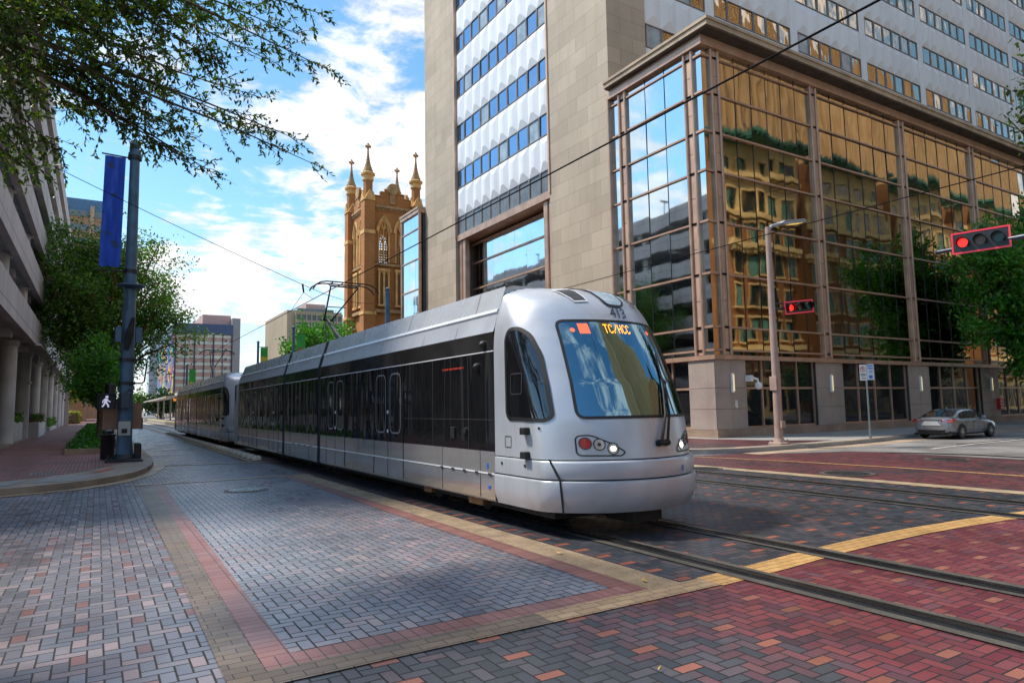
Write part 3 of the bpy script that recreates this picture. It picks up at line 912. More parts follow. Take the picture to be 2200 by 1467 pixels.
    for sg in (-1, 1):
        for a, b in panes:
            mb = MB(); mb.quad((TX+sg*1.3235,a,1.05),(TX+sg*1.3235,b,1.05),(TX+sg*1.3235,b,2.50),(TX+sg*1.3235,a,2.50)); mb.build('window', m_tglass, t)
        doors = [(11.88,13.43),(15.39,16.83),(22.13,23.52),(25.48,26.97)]
        for a, b in doors:
            c = (a+b)/2
            for p, q in ((a+.01,c-.012),(c+.012,b-.01)):
                x = TX+sg*1.329
                mb = MB(); mb.mi = 0; mb.quad((x,p,.40),(x,q,.40),(x,q,1.04),(x,p,1.04)); mb.mi = 1; mb.quad((x,p,1.045),(x,q,1.045),(x,q,2.49),(x,p,2.49))
                dr = mb.build('door', [m_steel, m_tglass], t)
                ol = densify(rounded([(p+.11,1.22),(q-.11,1.22),(q-.11,2.36),(p+.11,2.36)], .16), .08)
                fn2 = lambda y, z, off, sg=sg: Vector((TX+sg*(1.329+off), y, z))
                mb = MB(); outline(mb, ol, fn2, .005, .03); mb.build('window_seal', m_vseal, dr)
            mb = MB(); 
            for y in (a, b, c): mb.box(TX+sg*1.3275-.004, y-.012, .39, TX+sg*1.3275+.004, y+.012, 2.5)
            mb.each('door_edge', m_rub, t)
            mb = MB(); mb.lathe([(.035,-.006),(.035,.006)], (TX+sg*1.333, c-.0, 1.25), 12, 'x'); mb.lathe([(.035,-.006),(.035,.006)], (TX+sg*1.333, c-.0, 1.62), 12, 'x'); mb.each('door_button', m_ridge, t)
        mb = MB()
        for y in (8.9,10.2,13.46,15.36,18.5,20.6,27.0,28.2): mb.box(TX+sg*1.3262-.003, y-.006, .37, TX+sg*1.3262+.003, y+.006, .714)
        for y in (9.26,10.56): mb.box(TX+sg*1.3262-.003, y-.006, 1.05, TX+sg*1.3262+.003, y+.006, 2.49)
        for y in (12.2,14.1,25.5): mb.box(TX+sg*1.29-.003, y-.008, 2.80, TX+sg*1.29+.003, y+.008, 2.86)
        for y in (9.7,11.0,12.6,14.2,15.8,19.5,23.0,24.6,26.2,27.8):
            mb.add([(TX+sg*1.3275,y-.005,2.795),(TX+sg*1.3275,y+.005,2.795),(TX+sg*1.3025,y+.005,2.86),(TX+sg*1.3025,y-.005,2.86)],[(0,1,2,3)])
            mb.add([(TX+sg*1.3025,y-.005,2.86),(TX+sg*1.3025,y+.005,2.86),(TX+sg*1.2385,y+.005,3.07),(TX+sg*1.2385,y-.005,3.07)],[(0,1,2,3)])
        for y in (9.2,11.9,14.6,19.5,24.0,26.8):
            mb.add([(TX+sg*1.2125,y-.005,3.14),(TX+sg*1.2125,y+.005,3.14),(TX+sg*1.1035,y+.005,3.475),(TX+sg*1.1035,y-.005,3.475)],[(0,1,2,3)])
        for y in (8.9,10.2,14.4,18.5,20.6,27.0): mb.box(TX+sg*1.3262-.003, y-.004, .742, TX+sg*1.3262+.003, y+.004, 1.043)
        mb.box(TX+sg*1.3262-.003, 8.48, 1.50, TX+sg*1.3262+.003, 11.86, 1.508)
        mb.each('panel_seam', m_seam, t)
        mb = MB()
        for y, z, r in ((8.75,2.62,.055),(8.95,2.30,.05)):
            mb.lathe([(r*1.2,0),(r*1.2,.012),(r,.04),(r*.5,.07),(.004,.075)] if sg > 0 else [(r*1.2,0),(r*1.2,-.012),(r,-.04),(r*.5,-.07),(.004,-.075)], (TX+sg*1.325, y, z), 14, 'x')
        mb.each('camera_dome', m_rub, t, 50)
        mb = MB(); mb.cbox(TX+sg*1.33-.015, 9.72, 1.20, TX+sg*1.33+.015, 9.86, 1.38, .004); mb.lathe([(.05,-.02),(.05,.02)], (TX+sg*1.335, 9.35, 1.33), 12, 'x'); mb.each('intercom_panel', m_rub, t)
        mb = MB()
        for y in (8.6,9.0,9.4,9.8,10.2): mb.box(TX+sg*1.333-.006, y-.05, .70, TX+sg*1.333+.006, y+.05, .735)
        for y in (18.3,18.9,19.5,20.1): mb.box(TX+sg*1.333-.006, y-.05, .70, TX+sg*1.333+.006, y+.05, .735)
        mb.each('skirt_hinge', m_bel, t)
        mb = MB(); mb.box(TX+sg*1.331-.003, 8.66, .80, TX+sg*1.331+.003, 8.70, .87); mb.box(TX+sg*1.331-.003, 8.6, .50, TX+sg*1.331+.003, 8.66, .55); mb.each('service_mark', m_blue, t)
    # red interior display glimpsed through the glazing
    mb = MB()
    for k in range(14): mb.box(TX-1.3245, 9.42+k*.055, 2.30, TX-1.3242, 9.42+k*.055+(.035 if k % 3 else .018), 2.328)
    mb.build('interior_display', emis('red interior matrix', (1,.07,.03), .55), t)
    # articulations
    for a, b in ((17.40,17.68),(21.28,21.56)):
        mb = MB()
        for k in range(4):
            y = a + (b-a)*(k+.5)/4; e = (b-a)/8
            sc = 1.0 if k % 2 else .975
            prof = [(1.31*sc,.34),(1.315*sc,2.78),(1.225*sc,3.1),(1.08*sc,3.46),(-1.08*sc,3.46),(-1.225*sc,3.1),(-1.315*sc,2.78),(-1.31*sc,.34)]
            mb.prism([(TX+x, y-e, z) for x, z in prof], (0, 2*e, 0))
        mb.build('bellows', m_bel, t, 20)
    # bogies and underframe
    for y in (10.6, 19.5, 27.0):
        mb = MB()
        for dy in (-.9, .9):
            for s in (-1, 1): mb.lathe([(.30,-.06),(.31,0),(.34,.05)] if s < 0 else [(.34,-.05),(.31,0),(.30,.06)], (TX+s*.72, y+dy, .335), 20, 'x')
        for s in (-1, 1): mb.cbox(TX+s*.95-.07, y-1.35, .20, TX+s*.95+.07, y+1.35, .38, .03)
        mb.box(TX-.8, y-.25, .16, TX+.8, y+.25, .34)
        mb.build('bogie', m_under, t, 40)
    mb = MB(); mb.box(TX-1.1, 7.3, .22, TX+1.1, 30.4, .37); mb.box(TX-.25, 6.75, .16, TX+.25, 7.3, .34); mb.tube((TX+.1,6.9,.08),(TX+.1,6.9,.34),.03); mb.build('underframe', m_under, t)
    mb = MB(); mb.cbox(TX-1.22, 9.05, .21, TX-1.0, 9.5, .33, .02); mb.cbox(TX-1.22, 10.9, .22, TX-1.0, 11.2, .33, .02); mb.each('sand_box', m_rust, t)
    # roof equipment boxes and pantograph
    mb = MB(); mb.cbox(TX-.8, 10, 3.46, TX+.8, 13, 3.56, .05); mb.cbox(TX-.8, 23.4, 3.46, TX+.8, 27.5, 3.56, .05); mb.each('roof_equipment', m_rooff, t)
    p = MB(); y0 = 19.9; kx, ky = TX, 21.35
    p.cbox(TX-.5, 19.3, 3.46, TX+.5, 20.6, 3.58, .03)
    for s in (-.42,.42):
        for y in (19.4,20.5): p.tube((TX+s,y,3.55),(TX+s,y,3.68),.05)
    p.path([(TX,19.6,3.66),(TX,20.4,4.0),(kx,ky,4.55)], [.06,.06,.05], 8)
    p.tube((TX-.42,19.4,3.68),(TX+.42,19.4,3.68),.03); p.tube((TX-.42,20.5,3.68),(TX+.42,20.5,3.68),.03)
    for s in (-1, 1): p.path([(kx+s*.12,ky,4.55),(TX+s*.42,19.65,5.36)], [.028,.022], 6)
    p.tube((kx-.16,ky,4.55),(kx+.16,ky,4.55),.035); p.path([(TX-.25,20.6,3.66),(kx-.05,ky+.12,4.50)], .018, 5)
    p.path([(TX-.42,19.65,5.36),(TX+.42,19.65,5.36)], .025, 6)
    p.tube((kx-.3,ky-.9,4.85),(kx+.3,ky-.9,4.85),.015)
    for s in (-.42,.42): p.path([(TX+s,19.65,5.36),(TX+s,19.85,5.43),(TX+s,19.45,5.43)], .018, 5)
    pn = p.build('pantograph', plain('pantograph steel', (.05,.05,.055), .45, metal=.6), t, 40)
    mb = MB()
    for y in (19.45,19.85):
        mb.path([(TX-1.0,y,5.20),(TX-.93,y,5.32),(TX-.78,y,5.42),(TX-.6,y,5.455),(TX+.6,y,5.455),(TX+.78,y,5.42),(TX+.93,y,5.32),(TX+1.0,y,5.20)], .022, 6)
    mb.build('contact_strip', m_rub, pn, 40)
    return t
tram = build_tram()
tram2 = copy_tree(tram, skip=('fleet_number','destination_sign','route_block','interior_display','wiper'))
tram2.location.y += 25.4
tram2['label'] = 'second silver tram coupled behind the front one, reflecting yellow foliage'
# ------------------------------------------------------------------ office tower with glazed podium
m_stone = bricks('beige ashlar', (.585,.475,.355), (.475,.385,.285), (.34,.265,.19), 1.9, .92, .012, .75, .08, .15, .5, .24)
m_stoneplain = plain('beige stone', (.44,.35,.25), .7, var=.12, scale=.8, bump=.15, streak=.3)
m_corn = plain('cornice stone', (.46,.34,.225), .7, var=.14, scale=.9, bump=.2, streak=.35)
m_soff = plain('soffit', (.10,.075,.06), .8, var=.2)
m_wpanel = plain('white enamel panels', (.80,.80,.81), .38, var=.05, scale=.3, streak=.12)
m_wframe = plain('window frame', (.30,.27,.25), .45, metal=.3, var=.15)
m_copper = plain('copper anodised frame', (.56,.35,.24), .38, metal=.35, var=.14, scale=1.2, streak=.25)
m_pil = plain('copper pilaster panel', (.62,.41,.29), .45, metal=.2, var=.12, scale=1.0, streak=.2)
m_mull = plain('thin dark mullion', (.02,.016,.014), .4)
m_mir = mirror('mirror glass street side', (.66,.78,.84), .012, .42)
m_mir2 = mirror('mirror glass cross street', (.60,.52,.42), .016, .45)
m_winb = mirror('blue window glass', (.30,.42,.56), .05, .8)
m_wina = mirror('amber window glass', (.55,.44,.33), .06, .7)
m_shop = darkglass('shop glass', (.008,.008,.009), 1.75, .03, .5, .012)
m_gran = plain('flamed granite', (.52,.41,.345), .6, var=.12, scale=.7, bump=.3, bscale=120, fine=.42, streak=.25)
m_granb = plain('granite base', (.42,.29,.21), .65, var=.2, scale=1, bump=.3, fine=.3, streak=.2)
m_winc = plain('window with blind', (.34,.40,.44), .12, var=.2, scale=1.5, spec=.8)
m_louv = plain('grey louvre glass', (.16,.17,.175), .3, var=.2)

ot = thing('office_building', (23.1, 26.9, .15), 'tall beige stone and white panelled office block with a mirrored glass podium on the corner', 'building')
PX, PYY = 23.1, 20.4
def wall(name, x0, y0, z0, x1, y1, z1, mat): return MB().box(x0,y0,z0,x1,y1,z1).build(name, mat, ot)
TOP = 52.0
wall('stone_wall', 23.1, 26.92, .15, 25.9, 32.68, TOP, m_stone)
wall('stone_wall', 23.1, 45.42, .15, 30.0, 51.0, TOP, m_stone)
wall('core_wall', 25.9, 27.45, 18.9, 112, 51.0, TOP-.3, m_stoneplain)
wall('shadow_block', 25.95, 27.5, TOP-.29, 49, 50.9, 112, m_stoneplain)  # unseen setback volume, added to cast shade on the hotel's second wing
wall('core_wall', 23.6, 32.68, 14.4, 25.9, 45.42, TOP-.3, m_stoneplain)
wall('core_wall', 25.4, 32.68, .15, 25.9, 45.42, 14.4, m_stoneplain)
# edge trims
mb = MB(); mb.box(23.02,32.58,14.6,23.4,32.72,TOP); mb.box(25.86,26.98,18.9,26.02,27.2,TOP); mb.box(23.05,45.38,14.6,23.4,45.46,TOP); mb.each('edge_trim', m_pil, ot)

def facade(axis, u0, z0, mods, pitch, rows, per, wh, plane, dep=.15):
    """folded white spandrels in rows between window bands; axis 'x': runs along x facing -y; 'y': runs along y facing -x"""
    P = (lambda u, z, d: (u, plane-d, z)) if axis == 'x' else (lambda u, z, d: (plane-d, u, z))
    for r in range(rows):
        zb = z0 + r*per + wh; zt = z0 + (r+1)*per
        mb = MB()
        for a in mods:
            b = a + pitch; c = (a+b)/2; e = (b-a)*.11
            A, B = P(a,zb,0), P(b,zb,0); C, D = P(b,zt,0), P(a,zt,0)
            r0 = .52
            L0, L1 = P(c-e,zb+r0,dep), P(c-e,zt-r0,dep); R0, R1 = P(c+e,zb+r0,dep), P(c+e,zt-r0,dep)
            A2, D2 = P(a,zb,0), P(a,zt,0)
            mb.add([A,B,C,D,L0,L1,R0,R1], [(0,4,5,3),(4,6,7,5),(6,1,2,7),(0,1,6,4),(3,5,7,2)])
        mb.build('spandrel_panel', m_wpanel, ot)
wins = []
def window_at(axis, u, z, wdt, h, plane, glass, single=True, acc=None):
    P = (lambda a, b, d: (a, plane-d, b)) if axis == 'x' else (lambda a, b, d: (plane-d, a, b))
    f = MB() if acc is None else acc
    t = .07
    fr = [(u+.02,z+.02,u+t,z+h-.02),(u+wdt-t,z+.02,u+wdt-.02,z+h-.02),(u+t,z+.02,u+wdt-t,z+t),(u+t,z+h-t,u+wdt-t,z+h-.02)]
    f.mi = 0
    for a,b,c,d_ in fr:
        p, q = P(a,b,-.02), P(c,d_,.05); f.box(*p, *q)
    g = MB() if acc is None else acc
    jit = R.uniform(-.012,.012); j2 = R.uniform(-.012,.012)
    g.mi = 1 if acc is not None else 0
    g.quad(P(u+t,z+t,-.01+jit), P(u+wdt-t,z+t,-.01-jit), P(u+wdt-t,z+h-t,-.01-jit+j2), P(u+t,z+h-t,-.01+jit+j2))
    if acc is None:
        if glass is not m_louv and R.random() < .14: glass = m_winc
        o = f.build('window', m_wframe, ot); g.build('pane', glass, o, fix=False)
# street side: ten modules, rows from louvre band up
PIT = 1.274
my = [32.70+PIT*k for k in range(10)]
zrow = 14.86; per = 3.66; wh = 1.46
facade('y', 0, zrow, my, PIT, 9, per, wh, 23.32)
rest = MB()
for r in range(10):
    z = zrow + r*per
    if z > TOP-2: break
    for a in my:
        if r == 0:
            window_at('y', a, z, PIT, wh, 23.32, m_louv)
        elif r <= 5: window_at('y', a, z, PIT, wh, 23.32, m_winb)
        else: window_at('y', a, z, PIT, wh, 23.32, None, acc=rest)
# cross-street side: groups of six
groups = [23.6+8.42*k for k in range(9)]
mx = [g + 1.27*k for g in groups for k in range(6)]
mods = [a for a in mx if a > 25.95]
facade('x', 0, 18.45, mods, 1.27, 9, per, wh, 27.1)
for g in groups[1:]:
    mb = MB(); mb.box(g-.80, 27.06, 18.4, g, 27.4, TOP); mb.build('pier', m_wpanel, ot)
cnt = 0
for r in range(1, 9):
    z = 18.45 + r*per
    for a in mods:
        k = groups.index(max(g for g in groups if g <= a+.01))
        near = r <= 3 and k <= 2
        gl = m_wina if R.random() < (.93 if k < 3 else .55) else m_winb
        if near and cnt < 40: window_at('x', a, z, 1.27, wh, 27.1, gl); cnt += 1
        else: window_at('x', a, z, 1.27, wh, 27.1, None, acc=rest)
o = rest.build('window', [m_wframe, m_wina], ot); o['kind'] = 'stuff'
# row sills under the window bands
for r in range(9):
    z = zrow+(r+1)*per
    mb = MB(); mb.box(23.30,32.74,z-.03,23.36,45.36,z+.015); mb.build('sill', m_wframe, ot)

# podium curtain wall
ROWS = [3.80, 4.03, 5.07, 7.49, 9.88, 12.25, 14.11, 15.96, 17.74, 18.12]
PILX = [23.97, 31.45, 39.90, 48.35, 56.80, 65.25, 73.7, 82.15]
PILY = [21.23, 25.90]
wall('podium_core', 24.2, 21.6, 3.0, 112, 26.9, 18.5, m_soff)
def panes(axis, a, b, nsub, glass, plane):
    P = (lambda u, z, d: (u, plane-d, z)) if axis == 'x' else (lambda u, z, d: (plane-d, u, z))
    for z0, z1 in zip(ROWS, ROWS[1:]):
        mb = MB(); mu = mb
        for k in range(nsub):
            mb.mi = 0
            u0 = a+(b-a)*k/nsub; u1 = a+(b-a)*(k+1)/nsub
            s = (z1-z0)
            j = R.gauss(0,.0035)*(u1-u0); j2 = R.gauss(0,.003)*s
            mb.quad(P(u0,z0,j), P(u1,z0,-j), P(u1,z1,-j+j2), P(u0,z1,j+j2))
            mb.mi = 1
            if k: p, q = P(u0-.012,z0,.0), P(u0+.012,z1,.022); mu.box(*p, *q)
        o = mb.build('window_pane', [glass, m_mull], ot, fix=False)
def transom(axis, a, b, plane):
    for z in ROWS[1:-1]:
        P = (lambda u, zz, d: (u, plane-d, zz)) if axis == 'x' else (lambda u, zz, d: (plane-d, u, zz))
        mb = MB(); p, q = P(a, z-.042, -.03), P(b, z+.042, .07); mb.box(*p, *q); mb.build('transom', m_copper, ot)
G = 20.50   # glass plane behind the frame line (cross street), street side at 23.32
panes('x', 23.20, 23.67, 1, m_mir2, G)
for k in range(len(PILX)-1): panes('x', PILX[k]+.30, PILX[k+1]-.30, 6, m_mir2, G); transom('x', PILX[k]+.305, PILX[k+1]-.305, G-.02)
panes('y', 20.50, 20.93, 1, m_mir, 23.20)
panes('y', 21.53, 25.60, 3, m_mir, 23.20); transom('y', 21.535, 25.595, 23.18)
panes('y', 26.2, 26.9, 1, m_mir, 23.20); transom('y', 26.205, 26.9, 23.18)
# corner transoms
for z in ROWS[1:-1]:
    mb = MB(); mb.box(23.10,20.41,z-.05,23.665,20.52,z+.05); mb.box(23.10,20.52,z-.05,23.22,20.925,z+.05); mb.build('transom', m_copper, ot)
def pilaster(axis, c, plane):
    P = (lambda u, z, d: (u, plane-d, z)) if axis == 'x' else (lambda u, z, d: (plane-d, u, z))
    f = MB()
    zs = ROWS[0:1] + ROWS[1:]
    for z0, z1 in zip([3.82]+ROWS[1:-1], ROWS[1:]):
        h = (z1-z0)/2 if z1-z0 > 1.2 else (z1-z0); z = z0
        while z < z1-.05:
            p, q = P(c-.165, z+.012, -.06), P(c+.165, z+h-.012, .02); f.box(*p, *q); z += h
    o = f.build('pilaster', m_pil, ot)
    t = MB()
    for s in (-1, 1):
        p, q = P(c+s*.235-.07, 3.82, -.1), P(c+s*.235+.07, 18.12, .13)
        x0, x1 = sorted((p[0],q[0])); y0, y1 = sorted((p[1],q[1]))
        t.cbox(x0,y0,p[2],x1,y1,q[2],.035)
        for z in ROWS[1:-1]:
            p, q = P(c-.17, z-.04, -.02), P(c+.17, z+.04, .06); t.box(*p, *q)
    t.build('mullion', m_copper, o)
for c in PILX: pilaster('x', c, PYY+.07)
for c in PILY: pilaster('y', c, PX+.07)
mb = MB(); mb.cbox(22.96,26.86,3.8,23.3,27.0,18.12,.03); mb.build('mullion', m_copper, ot)
# ledge over granite, fascia and cornice
def lring(name, z0, z1, out, mat, back=.5, xe=112):
    mb = MB()
    mb.prism([(PX-out,27.0,z0),(PX-out,PYY-out,z0),(xe,PYY-out,z0),(xe,PYY+back,z0),(PX+back,PYY+back,z0),(PX+back,27.0,z0)], (0,0,z1-z0))
    return mb.build(name, mat, ot)
lring('ledge', 3.60, 3.80, .10, m_copper)
lring('fascia', 18.12, 18.42, .14, m_copper)
lring('fascia', 18.422, 18.62, .06, m_pil)
mb = MB()
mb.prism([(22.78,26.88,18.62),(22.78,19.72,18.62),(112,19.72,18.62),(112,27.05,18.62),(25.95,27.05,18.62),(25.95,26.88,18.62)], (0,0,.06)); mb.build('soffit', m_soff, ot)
mb = MB()
mb.prism([(22.72,26.9,18.68),(22.72,19.66,18.68),(112,19.66,18.68),(112,27.06,18.68),(25.96,27.06,18.68),(25.96,26.9,18.68)], (0,0,.26))
mb.prism([(22.66,26.91,18.92),(22.66,19.60,18.92),(112,19.60,18.92),(112,20.3,18.92),(23.5,20.3,18.92),(23.5,26.91,18.92)], (0,0,.14)); mb.build('cornice', m_corn, ot)
# granite ground floor
def pier(x0, x1, y0, y1, faces):
    o = None
    zs = [.15,.50,1.40,2.33,3.60]
    mb = MB()
    for i, (a, b) in enumerate(zip(zs[1:], zs[2:])):
        xs = [x0, (x0+x1)/2, x1] if x1-x0 > y1-y0 or True else [x0, x1]
        for xa, xb in zip(xs, xs[1:]): mb.box(xa+.006, y0, a+.008, xb-.006, y1, b-.008)
    mb2 = MB(); mb2.box(x0+.004, y0+.03, .5, x1-.004, y1-.01, 3.6); 
    o = mb.build('granite_pier', m_gran, ot); mb2.build('joint', plain('granite joint', (.06,.045,.035), .9) if 'granite joint' not in MATS else MATS['granite joint'], o)
PIER = [(23.1,25.1),(30.33,32.57),(38.78,41.02),(47.23,49.47),(55.68,57.92),(64.13,66.37)]
for k, (a, b) in enumerate(PIER): pier(a, b, 20.4, 21.0 if k else 21.95, None)
# street-side face of the corner pier
mb = MB()
for a, b in ((.5,1.4),(1.4,2.33),(2.33,3.6)): mb.box(23.075, 20.43, a+.008, 23.1, 21.95, b-.008)
mb.build('granite_pier', m_gran, ot)
mb = MB(); mb.box(23.04,20.36,.1,112,20.9,.5); mb.box(23.04,20.9,.1,23.6,52,.5); mb.build('granite_base', m_granb, ot)
def shopwin(axis, a, b, nsub, plane):
    P = (lambda u, z, d: (u, plane-d, z)) if axis == 'x' else (lambda u, z, d: (plane-d, u, z))
    g = MB(); f = MB()
    for k in range(nsub):
        u0 = a+(b-a)*k/nsub; u1 = a+(b-a)*(k+1)/nsub
        for z0, z1 in ((.5,2.33),(2.33,3.6)):
            j = R.gauss(0,.003)
            g.quad(P(u0,z0,j), P(u1,z0,-j), P(u1,z1,-j), P(u0,z1,j))
    for k in range(nsub+1):
        u = a+(b-a)*k/nsub; e = .045
        p, q = P(u-e,.5,-.03), P(u+e,3.6,.07); f.box(*p, *q)
    for z in (.55,2.33):
        p, q = P(a,z-.05,-.02), P(b,z+.05,.066); f.box(*p, *q)
    o = g.build('shop_window', m_shop, ot, fix=False); f.build('frame', m_copper, o)
for (a0, a1), (b0, b1) in zip(PIER, PIER[1:]): shopwin('x', a1, b0, 4, 20.62)
shopwin('y', 21.95, 26.9, 4, 23.35)
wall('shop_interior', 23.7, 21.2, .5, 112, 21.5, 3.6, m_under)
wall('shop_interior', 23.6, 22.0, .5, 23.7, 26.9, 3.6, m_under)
# glazed bay under the white panels and the projecting glass bay further on
zr = [.5, 3.7, 6.3, 8.6, 10.6, 12.6, 14.1]
for z0, z1 in zip(zr, zr[1:]):
    mb = MB()
    for k in range(7):
        u0 = 34.2+(10.6)*k/7; u1 = 34.2+10.6*(k+1)/7; j = R.gauss(0,.004)
        mb.quad((24.3+j,u0,z0),(24.3-j,u1,z0),(24.3-j,u1,z1),(24.3+j,u0,z1))
    mb.build('window_pane', m_mir, ot, fix=False)
    MB().box(24.2,34.0,z1-.06,24.34,45.0,z1+.06).build('transom', m_copper, ot)
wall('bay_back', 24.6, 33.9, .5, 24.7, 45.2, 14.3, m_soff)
mb = MB()
for y in (32.75, 33.35, 44.3, 44.85): mb.cbox(23.35, y, .5, 23.75, y+.45, 14.4, .05)
for y in (33.78,): mb.cbox(23.9, y, .5, 24.5, y+.4, 14.4, .04)
mb.each('bay_column', m_copper, ot)
MB().box(23.2,32.7,14.38,25.0,45.4,14.84).build('lintel', m_copper, ot)
gb = [.5,3.7,6.4,9.0,11.6,14.2,16.8,18.1]
for z0, z1 in zip(gb, gb[1:]):
    mb = MB()
    for k in range(4):
        u0 = 51.2+3.6*k/4; u1 = 51.2+3.6*(k+1)/4; j = R.gauss(0,.004)
        mb.quad((22.62+j,u0,z0),(22.62-j,u1,z0),(22.62-j,u1,z1),(22.62+j,u0,z1))
    mb.build('window_pane', m_mir, ot, fix=False)
    MB().box(22.54,51.15,z1-.05,22.66,54.85,z1+.05).build('transom', m_copper, ot)
mb = MB()
for y in (51.02,54.8): mb.cbox(22.5,y,.5,22.75,y+.2,18.1,.04)
mb.box(22.80,51.01,18.1,30,55.0,18.4); mb.box(22.46,51.02,18.11,22.79,55.02,18.42); mb.build('bay_frame', m_copper, ot)
wall('bay_back', 22.9, 51.05, .15, 30, 54.95, 18.09, m_soff)
MB().box(22.4,51.03,18.43,30,55.1,18.62).build('bay_cornice', m_corn, ot)
# saw-tooth sun shades seen in profile past the stone wing
mb = MB()
for k in range(12):
    z = 20.2+k*1.75
    mb.prism([(24.6,51.0,z),(24.6,51.85,z+.12),(24.6,51.0,z+.75)], (5,0,0))
mb.each('sun_shade', m_stoneplain, ot)
# fittings on the ground floor
m_sconce = emis('sconce glow', (1.0,.80,.42), .55, (.75,.70,.55))
m_sconce2 = plain('sconce white', (.80,.78,.70), .4, var=.05)
for k, x in enumerate((24.1,31.45,39.9,48.35,56.8)):
    mb = MB(); mb.cbox(x-.075, 20.28, 2.12, x+.075, 20.40, 3.0, .03)
    o = mb.build('wall_lamp', m_sconce2, ot); mb = MB(); mb.box(x-.02, 20.272, 2.18, x+.072, 20.285, 2.94); mb.build('diffuser', m_sconce, o)
mb = MB(); mb.cbox(25.0,20.05,2.62,25.2,20.4,2.9,.03); mb.tube((25.2,20.1,2.78),(25.4,20.0,2.70),.05); mb.tube((25.4,20.0,2.70),(25.42,20.0,2.5),.05)
mb.lathe([(.02,-.22),(.12,-.18),(.16,-.08),(.16,.06),(.10,.12)], (25.42,20.0,2.46), 14); mb.build('security_camera', m_sconce2, ot, 40)
MB().box(24.28,20.37,1.45,24.44,20.40,1.78).build('notice_plate', m_white, ot)
mb = MB(); mb.cbox(49.0,20.2,.95,49.5,20.4,1.65,.02); o = mb.build('fire_connection', plain('fire red', (.55,.02,.02), .4), ot)
mb = MB()
for r in range(3):
    for c in range(4): mb.box(49.06+c*.1,20.192,1.02+r*.2,49.12+c*.1,20.2,1.12+r*.2)
mb.build('lettering', m_white, o)

# ------------------------------------------------------------------ parking garage (left)
m_gar = bricks('pale precast', (.72,.67,.68), (.69,.645,.655), (.24,.21,.20), 9.0, 3.0, .02, .75, .10, .12, 0, .42)
m_garc = plain('column concrete', (.62,.62,.63), .7, var=.14, scale=.7, streak=.3, bump=.1)
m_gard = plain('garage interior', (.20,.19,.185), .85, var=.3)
pg = thing('parking_garage', (-3.3, 22, .15), 'multi storey concrete parking garage with long spandrel bands and round columns', 'building')
GX, GC, Y0g, Y1g = -3.15, -4.35, 20.5, 112
for k in range(6):
    z0 = 5.75 + 2.9*k
    mb = MB(); mb.box(GX-.22, Y0g, z0, GX, Y1g, z0+1.45); mb.box(GX-.22-3, Y0g-.22, z0, GX, Y0g, z0+1.45)
    o = mb.build('spandrel', m_gar, pg)
    MB().box(GX-.26, Y0g, z0-.07, GX+.02, Y1g, z0).build('edge', m_gar, o)
    mb = MB(); mb.box(-40, Y0g+.1, z0+.1, GX-.22, Y1g, z0+.38); 
    y = Y0g+1.5
    while y < Y1g: mb.box(-40, y-.25, z0-.35, GX-.5, y+.25, z0+.1); y += 9
    mb.build('floor_slab', m_garc, pg)
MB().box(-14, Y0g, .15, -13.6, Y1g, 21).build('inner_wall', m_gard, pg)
MB().box(-40, Y1g-.3, .15, -3.4, Y1g, 21).build('end_wall', m_gar, pg)
cols = [18+9*k for k in range(11)]
for y in [27+9*k for k in range(10)]:
    mb = MB(); mb.lathe([(.40,.15),(.40,5.35),(.40,5.36)], (GC+.15, y, 0), 20); o = mb.build('column', m_garc, pg, 40)
    MB().lathe([(.40,5.36),(.48,5.45),(.48,5.68)], (GC+.15, y, 0), 20).build('capital', m_garc, o, 30)
    mb = MB()
    for k in range(5):
        z0 = 5.75+2.9*k+1.0
        mb.lathe([(.30,0),(.30,1.75),(.42,1.80),(.42,2.0)], (GX-.65, y, z0), 14)
    mb.build('upper_column', m_garc, pg, 40)
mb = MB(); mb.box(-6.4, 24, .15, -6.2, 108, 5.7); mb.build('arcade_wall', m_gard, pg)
mb = MB()
for y in [31.5+9*k for k in range(8)]: mb.box(-6.2, y-2.6, .5, -6.15, y+2.6, 4.8)
mb.build('arcade_glazing', m_shop, pg)
for y in (30, 55, 85):
    mb = MB(); mb.tube((-8,y,21.7),(-8,y,25),.07); mb.box(-8.6,y-.1,24.9,-7.4,y+.1,25.05); mb.build('roof_lamp_post', m_gard, pg)
MB().cbox(GX-.1, 47.0, 5.62, GX+.25, 67, 5.74, .01).build('canopy_edge', m_gar, pg)
mb = MB(); mb.lathe([(.05,0),(.11,.05),(.11,.12),(.05,.16)], (GC+.62,52.6,3.6), 10); mb.build('arcade_lamp', m_sconce2, pg)

# ------------------------------------------------------------------ church tower
m_cbrick = bricks('church brick', (.62,.25,.07), (.52,.20,.055), (.45,.25,.11), .42, .15, .014, .85, .14, .3, .5, .25)
m_cstone = plain('church limestone', (.80,.47,.17), .75, var=.22, scale=.9, bump=.3, streak=.3)
m_cstoned = plain('weathered limestone', (.46,.29,.14), .8, var=.25, scale=1.4, bump=.3, streak=.4)
ch = thing('church_tower', (30.75, 81.1, 0), 'brown brick gothic church tower with four stone pinnacles', 'tower')
cx, cy, hw, ZC = 30.75, 81.1, 3.2, 27.0
MB().box(cx-hw+.25, cy-hw+.25, 0, cx+hw-.25, cy+hw-.25, ZC-7.3).build('shaft', m_cbrick, ch)
